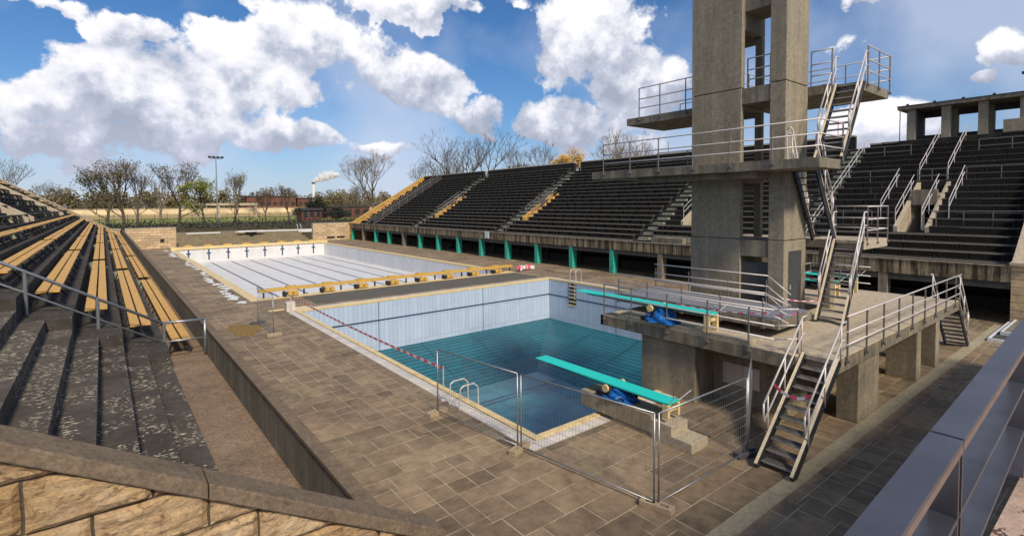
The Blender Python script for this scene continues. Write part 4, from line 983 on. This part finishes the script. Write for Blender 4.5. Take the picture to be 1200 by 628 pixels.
# ------------------------------------------------------------------ background
o = thing('paddling_pool', 'shallow white paddling pool rim beyond the bank', 'paddling pool', (14.5, 91, 1.5))
MB().box(9.3, 22.5, 90.6, 91.2, 1.2, 1.75).box(2, 7, 91, 91.4, 1.5, 1.72).each('rim', M['white'], o)
o = thing('fountain_bowl', 'flat white fountain bowl on a dark stem', 'fountain', (11, 88.5, 1)); MB().box(9.2, 13.5, 87.6, 89.6, 1.72, 1.88).build('bowl', M['white'], o); MB().tube((11.3,88.5,.9),(11.3,88.5,1.72),.35,12,1.1).build('stem', M['under'], o)
for x in (19.6, 20.2): tag(MB().poly([(x,90.2,1.5),(x,90.2,2.5),(x,90.7,2.7),(x,91,2.4)], .04).build('ladder_rail', M['white']), 'white ladder rail over the paddling pool, %s one' % ('left' if x < 20 else 'right'), 'ladder rail')
def leaves(m, c, r, n, s, squash=.8, rnd=random):
    for _ in range(n):
        while True:
            p = Vector((rnd.uniform(-1,1), rnd.uniform(-1,1), rnd.uniform(-1,1)))
            if p.length < 1: break
        q = Vector(c)+Vector((p.x*r[0], p.y*r[1], p.z*r[2]))
        a = Vector((rnd.uniform(-1,1), rnd.uniform(-1,1), rnd.uniform(-1,1))).normalized()*s*rnd.uniform(.6,1.4); b = a.orthogonal().normalized()*s*rnd.uniform(.4,1)
        m.add([q-a, q-b*.8, q+a, q+b], [(0,1,2,3)])
m = MB()
for k in range(260):
    x = -30+k*.34; leaves(m, (x, 99.6+random.uniform(-.4,.4), 2.7+random.uniform(-.15,.15)), (.7,.7,1.35), 26, .16)
tag(m.build('clipped_hedge', M['hedge'], fixn=False), 'dark clipped hedge beyond the paddling pool', 'hedge')
o = thing('mesh_fence', 'thin dark boundary fence in front of the lawn', 'fence', (0, 118, 2.2)); m = MB(); 
for k in range(60): m.box(-38+k*2.2, -37.93+k*2.2, 118, 118.07, 2.2, 4.7)
m.each('post', M['iron'], o)
m = MB(); 
for z in (2.6, 3.6, 4.65): m.box(-38, 92, 118.01, 118.05, z, z+.05)
m.build('rail', M['iron'], o)
o = thing('boundary_wall', 'long low sunlit yellow wall across the far field', 'wall', (60, 300, 2.2)); MB().box(-150, 200, 300, 301, 2.2, 5.0).build('wall', plain('pale_sunlit_plaster', (.72,.56,.34), .9, 0, .35, .15), o); MB().box(-150, 200, 299.8, 301.2, 5.0, 5.3).build('coping', M['decktop'], o)
o = thing('pavilion', 'small open pavilion with a flat pale roof on posts', 'pavilion', (20, 190, 2.2))
MB().box(16, 34, 188, 194, 6.4, 7.2).build('roof', M['decktop'], o)
for x in (16.5, 22, 27.5, 33.5): MB().box(x-.35, x+.35, 188.3, 189, 2.2, 6.4).build('column', M['decktop'], o)
def house(name, label, x0, x1, y, z1, mat, nwin, roof='roofd', depth=14, cat='building', z0=2.0):
    o = thing(name, label, cat, ((x0+x1)/2, y, z0)); MB().box(x0, x1, y, y+depth, z0, z1).build('wall', M[mat], o); MB().box(x0-.4, x1+.4, y-.4, y+depth+.4, z1+.003, z1+.6).build('roof', M[roof], o)
    fl = max(1, int((z1-z0)/3.6)); w_ = (x1-x0)/nwin
    for f in range(fl):
        for k in range(nwin):
            cx = x0+w_*(k+.5); zz = z0+1.2+f*3.5; MB().box(cx-w_*.3, cx+w_*.3, y-.06, y-.01, zz, zz+1.7).build('window', M['glass'], o)
    return o
house('brick_building', 'long red brick building with a dark flat roof beyond the field', 57, 84, 320, 11.5, 'brick', 8)
house('brick_building', 'red brick building half hidden by trees, right of the dark-roofed one', 88, 112, 330, 10.5, 'brick', 7)
house('brick_building', 'low red brick hut beside the hedge', 31.5, 36.5, 128, 4.9, 'brick', 3, depth=5, cat='hut')
house('brick_building', 'reddish low building under the big bare tree', 46, 60, 152, 5.6, 'brick', 5, depth=8)
o = thing('chimney', 'pale chimney stack rising beyond the evergreen shrubs', 'chimney', (76, 260, 2)); MB().tube((76,260,2),(76,260,17.2),.9,12,.7).build('stack', M['white'], o); MB().tube((76,260,17.2),(76,260,17.9),.85,12).each('rim', M['roofd'], o)
# steam plume: a lumpy closed body of thin white vapour
t = bpy.data.materials.new('white_steam'); t.use_nodes = True; nt = t.node_tree
nt.nodes['Principled BSDF'].inputs['Base Color'].default_value = (.95,.95,.96,1); nt.nodes['Principled BSDF'].inputs['Roughness'].default_value = 1
tl = nt.nodes.new('ShaderNodeBsdfTranslucent'); tl.inputs[0].default_value = (.95,.95,.97,1); tp = nt.nodes.new('ShaderNodeBsdfTransparent')
m1 = nt.nodes.new('ShaderNodeMixShader'); m1.inputs[0].default_value = .5; m2 = nt.nodes.new('ShaderNodeMixShader'); m2.inputs[0].default_value = .25
nt.links.new(nt.nodes['Principled BSDF'].outputs[0], m1.inputs[1]); nt.links.new(tl.outputs[0], m1.inputs[2]); nt.links.new(m1.outputs[0], m2.inputs[1]); nt.links.new(tp.outputs[0], m2.inputs[2])
nt.links.new(m2.outputs[0], nt.nodes['Material Output'].inputs['Surface'])
import bmesh
for k, (dx, dz_, rr) in enumerate([(0,0,.9),(1.6,1.1,1.5),(3.6,2.3,2.1),(6.0,3.4,2.5),(8.6,4.2,2.3),(10.8,4.4,1.6)]):
    pass
bm = bmesh.new()
for dx, dz_, rr in [(0,.6,.9),(1.5,1.4,1.5),(3.6,2.5,2.2),(6.2,3.5,2.5),(8.8,4.1,2.2),(11,4.2,1.5)]:
    r_ = bmesh.ops.create_icosphere(bm, subdivisions=3, radius=rr*.95)
    for v in r_['verts']:
        v.co *= 1+.12*math.sin(v.co.x*3+dx)+.1*math.sin(v.co.z*4+v.co.y*3)
        v.co += Vector((76+dx, 260-dx*.2, 17.8+dz_))
me = bpy.data.meshes.new('steam_plume'); bm.to_mesh(me); bm.free(); me.materials.append(t)
for p_ in me.polygons: p_.use_smooth = True
o = bpy.data.objects.new('steam_plume', me); col.objects.link(o)
tag(o, 'white steam drifting from the chimney', 'steam', kind='stuff')
# floodlight mast
o = thing('floodlight_mast', 'tall thin floodlight mast behind the swimming pool', 'floodlight mast', (11.1, 120, 2.2))
MB().tube((11.1,120,2.2),(11.1,120,16.8),.17,8,.1).build('pole', M['fence'], o)
MB().box(9.9, 12.3, 119.95, 120.05, 16.6, 16.72).build('crossbar', M['fence'], o)
for x in (9.9, 10.7, 11.5, 12.3): MB().box(x-.3, x+.3, 119.7, 120.1, 16.75, 17.15).build('lamp', M['iron'], o)
# trees
def tree(label, x, y, z, h, spread, kind='bare', bark='bark', leaf=None, nl=0, ls_=.3, seed=1, up=.5, trunk_h=.27, tr=None, depth=6, name='bare_tree', group='trees beyond the stadium'):
    rnd = random.Random(seed); o = thing(name, label, 'tree', (x, y, z), group)
    tm = MB(); cm = MB(); lm = MB(); tr = tr or h*.022
    tips = []
    def br(p, d, L, r, lev):
        n = 3 if lev < 3 else 2; q = p
        for k in range(n):
            d = (d+Vector((rnd.uniform(-1,1),rnd.uniform(-1,1),rnd.uniform(-.6,.9)))*.17).normalized(); nq = q+d*L/n
            r1 = r*(1-.3/n*(k)); r2_ = r*(1-.3/n*(k+1)); (tm if lev == 0 else cm).tube(q, nq, r1, 6 if lev < 2 else 3, r2_, caps=lev < 2); q = nq
            if lev == 0 and k < n-1 and depth > 4:
                a = rnd.random()*6.28; br(nq, (Vector((math.cos(a), math.sin(a), .55))).normalized(), L*.62, r2_*.5, 2)
        if lev >= depth or r < .012: tips.append(q); return
        k = 4 if lev == 0 else (3 if lev < 4 else rnd.choice((2, 2, 3)))
        for j in range(k):
            a = 2*math.pi*(j+rnd.random()*.7)/k; side = Vector((math.cos(a), math.sin(a), 0)); s_ = spread*rnd.uniform(.6, 1.25)
            nd = (d*(1.0)+side*s_+Vector((0,0,up*.35))).normalized(); br(q, nd, L*rnd.uniform(.6,.86), max(r*rnd.uniform(.5,.68), .02), lev+1)
        if lev > 1: tips.append(p.lerp(q, rnd.random()))
    br(Vector((x,y,z)), Vector((rnd.uniform(-.06,.06), rnd.uniform(-.06,.06), 1)), h*trunk_h, tr, 0)
    # scale the crown so that the tree has its measured height
    zm = max(v[2] for v in cm.v); k = h/(zm-z)
    for mm in (tm, cm): mm.v = [(x+(v[0]-x)*k, y+(v[1]-y)*k, z+(v[2]-z)*k) for v in mm.v]
    tips = [Vector((x+(v.x-x)*k, y+(v.y-y)*k, z+(v.z-z)*k)) for v in tips]
    tm.build('trunk', M[bark], o, fixn=False); c = cm.build('crown', M[bark], o, fixn=False)
    if leaf:
        for tp in tips:
            if rnd.random() < .55: leaves(lm, tp, (h*.045,)*3, max(1, nl//2), ls_*.75, rnd=rnd)
        lm.build('foliage', M[leaf], c, fixn=False)
    return o
tree('wide olive-leaved tree with a forked dark trunk, left of the pool end', -8.2, 130.0, 2.2, 15.0, 0.62, leaf='leafolive', nl=3, ls_=0.30, seed=11, name='leafy_tree', bark='bark', depth=6)
tree('upright olive-leaved tree touching the wide one on its right', -5.3, 132.0, 2.2, 14.5, 0.50, leaf='leafolive', nl=3, ls_=0.28, seed=12, name='leafy_tree', bark='bark', depth=6)
tree('slim bare tree right of the two olive-leaved trees', -2.9, 130.0, 2.2, 12.5, 0.34, leaf=None, nl=0, ls_=0.00, seed=13, name='bare_tree', bark='bark', depth=6)
tree('thin bare young tree with a pale stem', 1.4, 130.0, 2.2, 10.7, 0.30, leaf=None, nl=0, ls_=0.00, seed=14, name='bare_tree', bark='barkpale', depth=5)
tree('dense brown-green tree, first left of the floodlight mast', 5.0, 132.0, 2.2, 14.4, 0.42, leaf='leafolive', nl=3, ls_=0.26, seed=15, name='leafy_tree', bark='bark', depth=6)
tree('light green budding tree just left of the floodlight mast', 9.6, 128.0, 2.2, 11.0, 0.50, leaf='leafgreen', nl=6, ls_=0.24, seed=16, name='leafy_tree', bark='bark', depth=6)
tree('narrow brown poplar right of the floodlight mast', 15.9, 128.0, 2.2, 13.0, 0.20, leaf='wood', nl=3, ls_=0.20, seed=17, name='leafy_tree', bark='barkpale', depth=6)
tree('low spreading bare tree before the dark-roofed building', 20.6, 118.0, 2.2, 8.3, 0.75, leaf=None, nl=0, ls_=0.00, seed=18, name='bare_tree', bark='bark', depth=6)
tree('small upright bare tree right of the spreading one', 28.7, 130.0, 2.2, 9.9, 0.40, leaf=None, nl=0, ls_=0.00, seed=19, name='bare_tree', bark='bark', depth=6)
tree('reddish bare tree behind the left terrace wall', -19.4, 150.0, 2.2, 10.5, 0.60, leaf=None, nl=0, ls_=0.00, seed=20, name='bare_tree', bark='bark', depth=6)
tree('bare tree cut by the left edge of the view', -26.1, 140.0, 2.2, 14.6, 0.60, leaf=None, nl=0, ls_=0.00, seed=21, name='bare_tree', bark='bark', depth=6)
tree('tall bare sunlit tree left of the grandstand', 45.0, 112.0, 2.2, 18.1, 0.60, leaf=None, nl=0, ls_=0.00, seed=22, name='bare_tree', bark='barkpale', depth=7)
tree('small pale bare bush-like tree left of the tall sunlit one', 43.0, 120.0, 2.2, 9.6, 0.50, leaf=None, nl=0, ls_=0.00, seed=23, name='bare_tree', bark='barkpale', depth=6)
tree('large bare tree behind the grandstand top, leftmost of three', 60.0, 104.6, 1.0, 21.5, 0.70, leaf=None, nl=0, ls_=0.22, seed=31, name='bare_tree', bark='bark', depth=7)
tree('largest bare tree behind the middle of the grandstand top', 60.0, 88.6, 1.0, 22.7, 0.70, leaf=None, nl=0, ls_=0.22, seed=32, name='bare_tree', bark='bark', depth=7)
tree('bare tree behind the grandstand, next to the yellow one', 60.0, 73.1, 1.0, 18.8, 0.60, leaf=None, nl=0, ls_=0.22, seed=33, name='bare_tree', bark='bark', depth=7)
tree('yellow-leaved tree peeking over the grandstand top', 58.0, 58.6, 1.0, 16.1, 0.22, leaf='leafyellow', nl=16, ls_=0.22, seed=34, name='leafy_tree', bark='barkpale', depth=7)
tree('faint bare tree behind the platforms, left of the tower', 62.0, 46.0, 1.0, 17.9, 0.50, leaf=None, nl=0, ls_=0.22, seed=35, name='bare_tree', bark='barkpale', depth=7)
# evergreen shrubs between the hut and the big bare tree
rs = random.Random(5)
for k, (x, y, rx, rz, l) in enumerate([(42, 150, 4.5, 5.4, 'dark evergreen shrub mass just right of the red hut'), (50, 156, 6.5, 7.2, 'tall olive shrub mass in the middle, below the chimney'), (58, 158, 6, 6.6, 'olive shrub mass towards the tall bare tree'), (44, 138, 4, 2.6, 'low dark shrub in front of the shrub masses'), (37, 148, 3, 2.6, 'small dark shrub behind the hut roof')]):
    m = MB()
    for j in range(16):
        a = rs.uniform(0, 6.28); q = rs.uniform(0, .75); c = (x+rx*q*math.cos(a), y+rx*q*math.sin(a), 2.4+rz*(.25+rs.random()*.55*(1.2-q))*1.2)
        leaves(m, c, (rx*.42,rx*.42,rz*.34), 150, .28, rnd=rs)
    o = thing('evergreen_shrub', l, 'shrub', (x, y, 2.2), 'evergreen shrubs beyond the pool'); m.build('foliage', M['hedge'] if k in (0,3,4) else M['wood'], o, fixn=False)
    s_ = MB()
    for j in range(5): s_.tube((x+rs.uniform(-.4,.4),y,2.2),(x+rs.uniform(-2,2),y+rs.uniform(-1,1),2.2+rz*.8),.12,5,.03)
    s_.build('stem', M['bark'], o, fixn=False)
m = MB()
for k in range(150):
    x = -90+k*2.2+rs.uniform(-1,1); yy = 345+rs.uniform(-20,25); hh = 7+4*abs(math.sin(k*.37))+rs.uniform(0,4)
    for j in range(3): leaves(m, (x+rs.uniform(-3,3), yy, 2+hh*(.3+.25*j)), (3.2,3,hh*.3), 60, .8, rnd=rs)
tag(m.build('distant_wood', M['wood'], fixn=False), 'band of brown-green woodland on the horizon', 'woodland', kind='stuff')
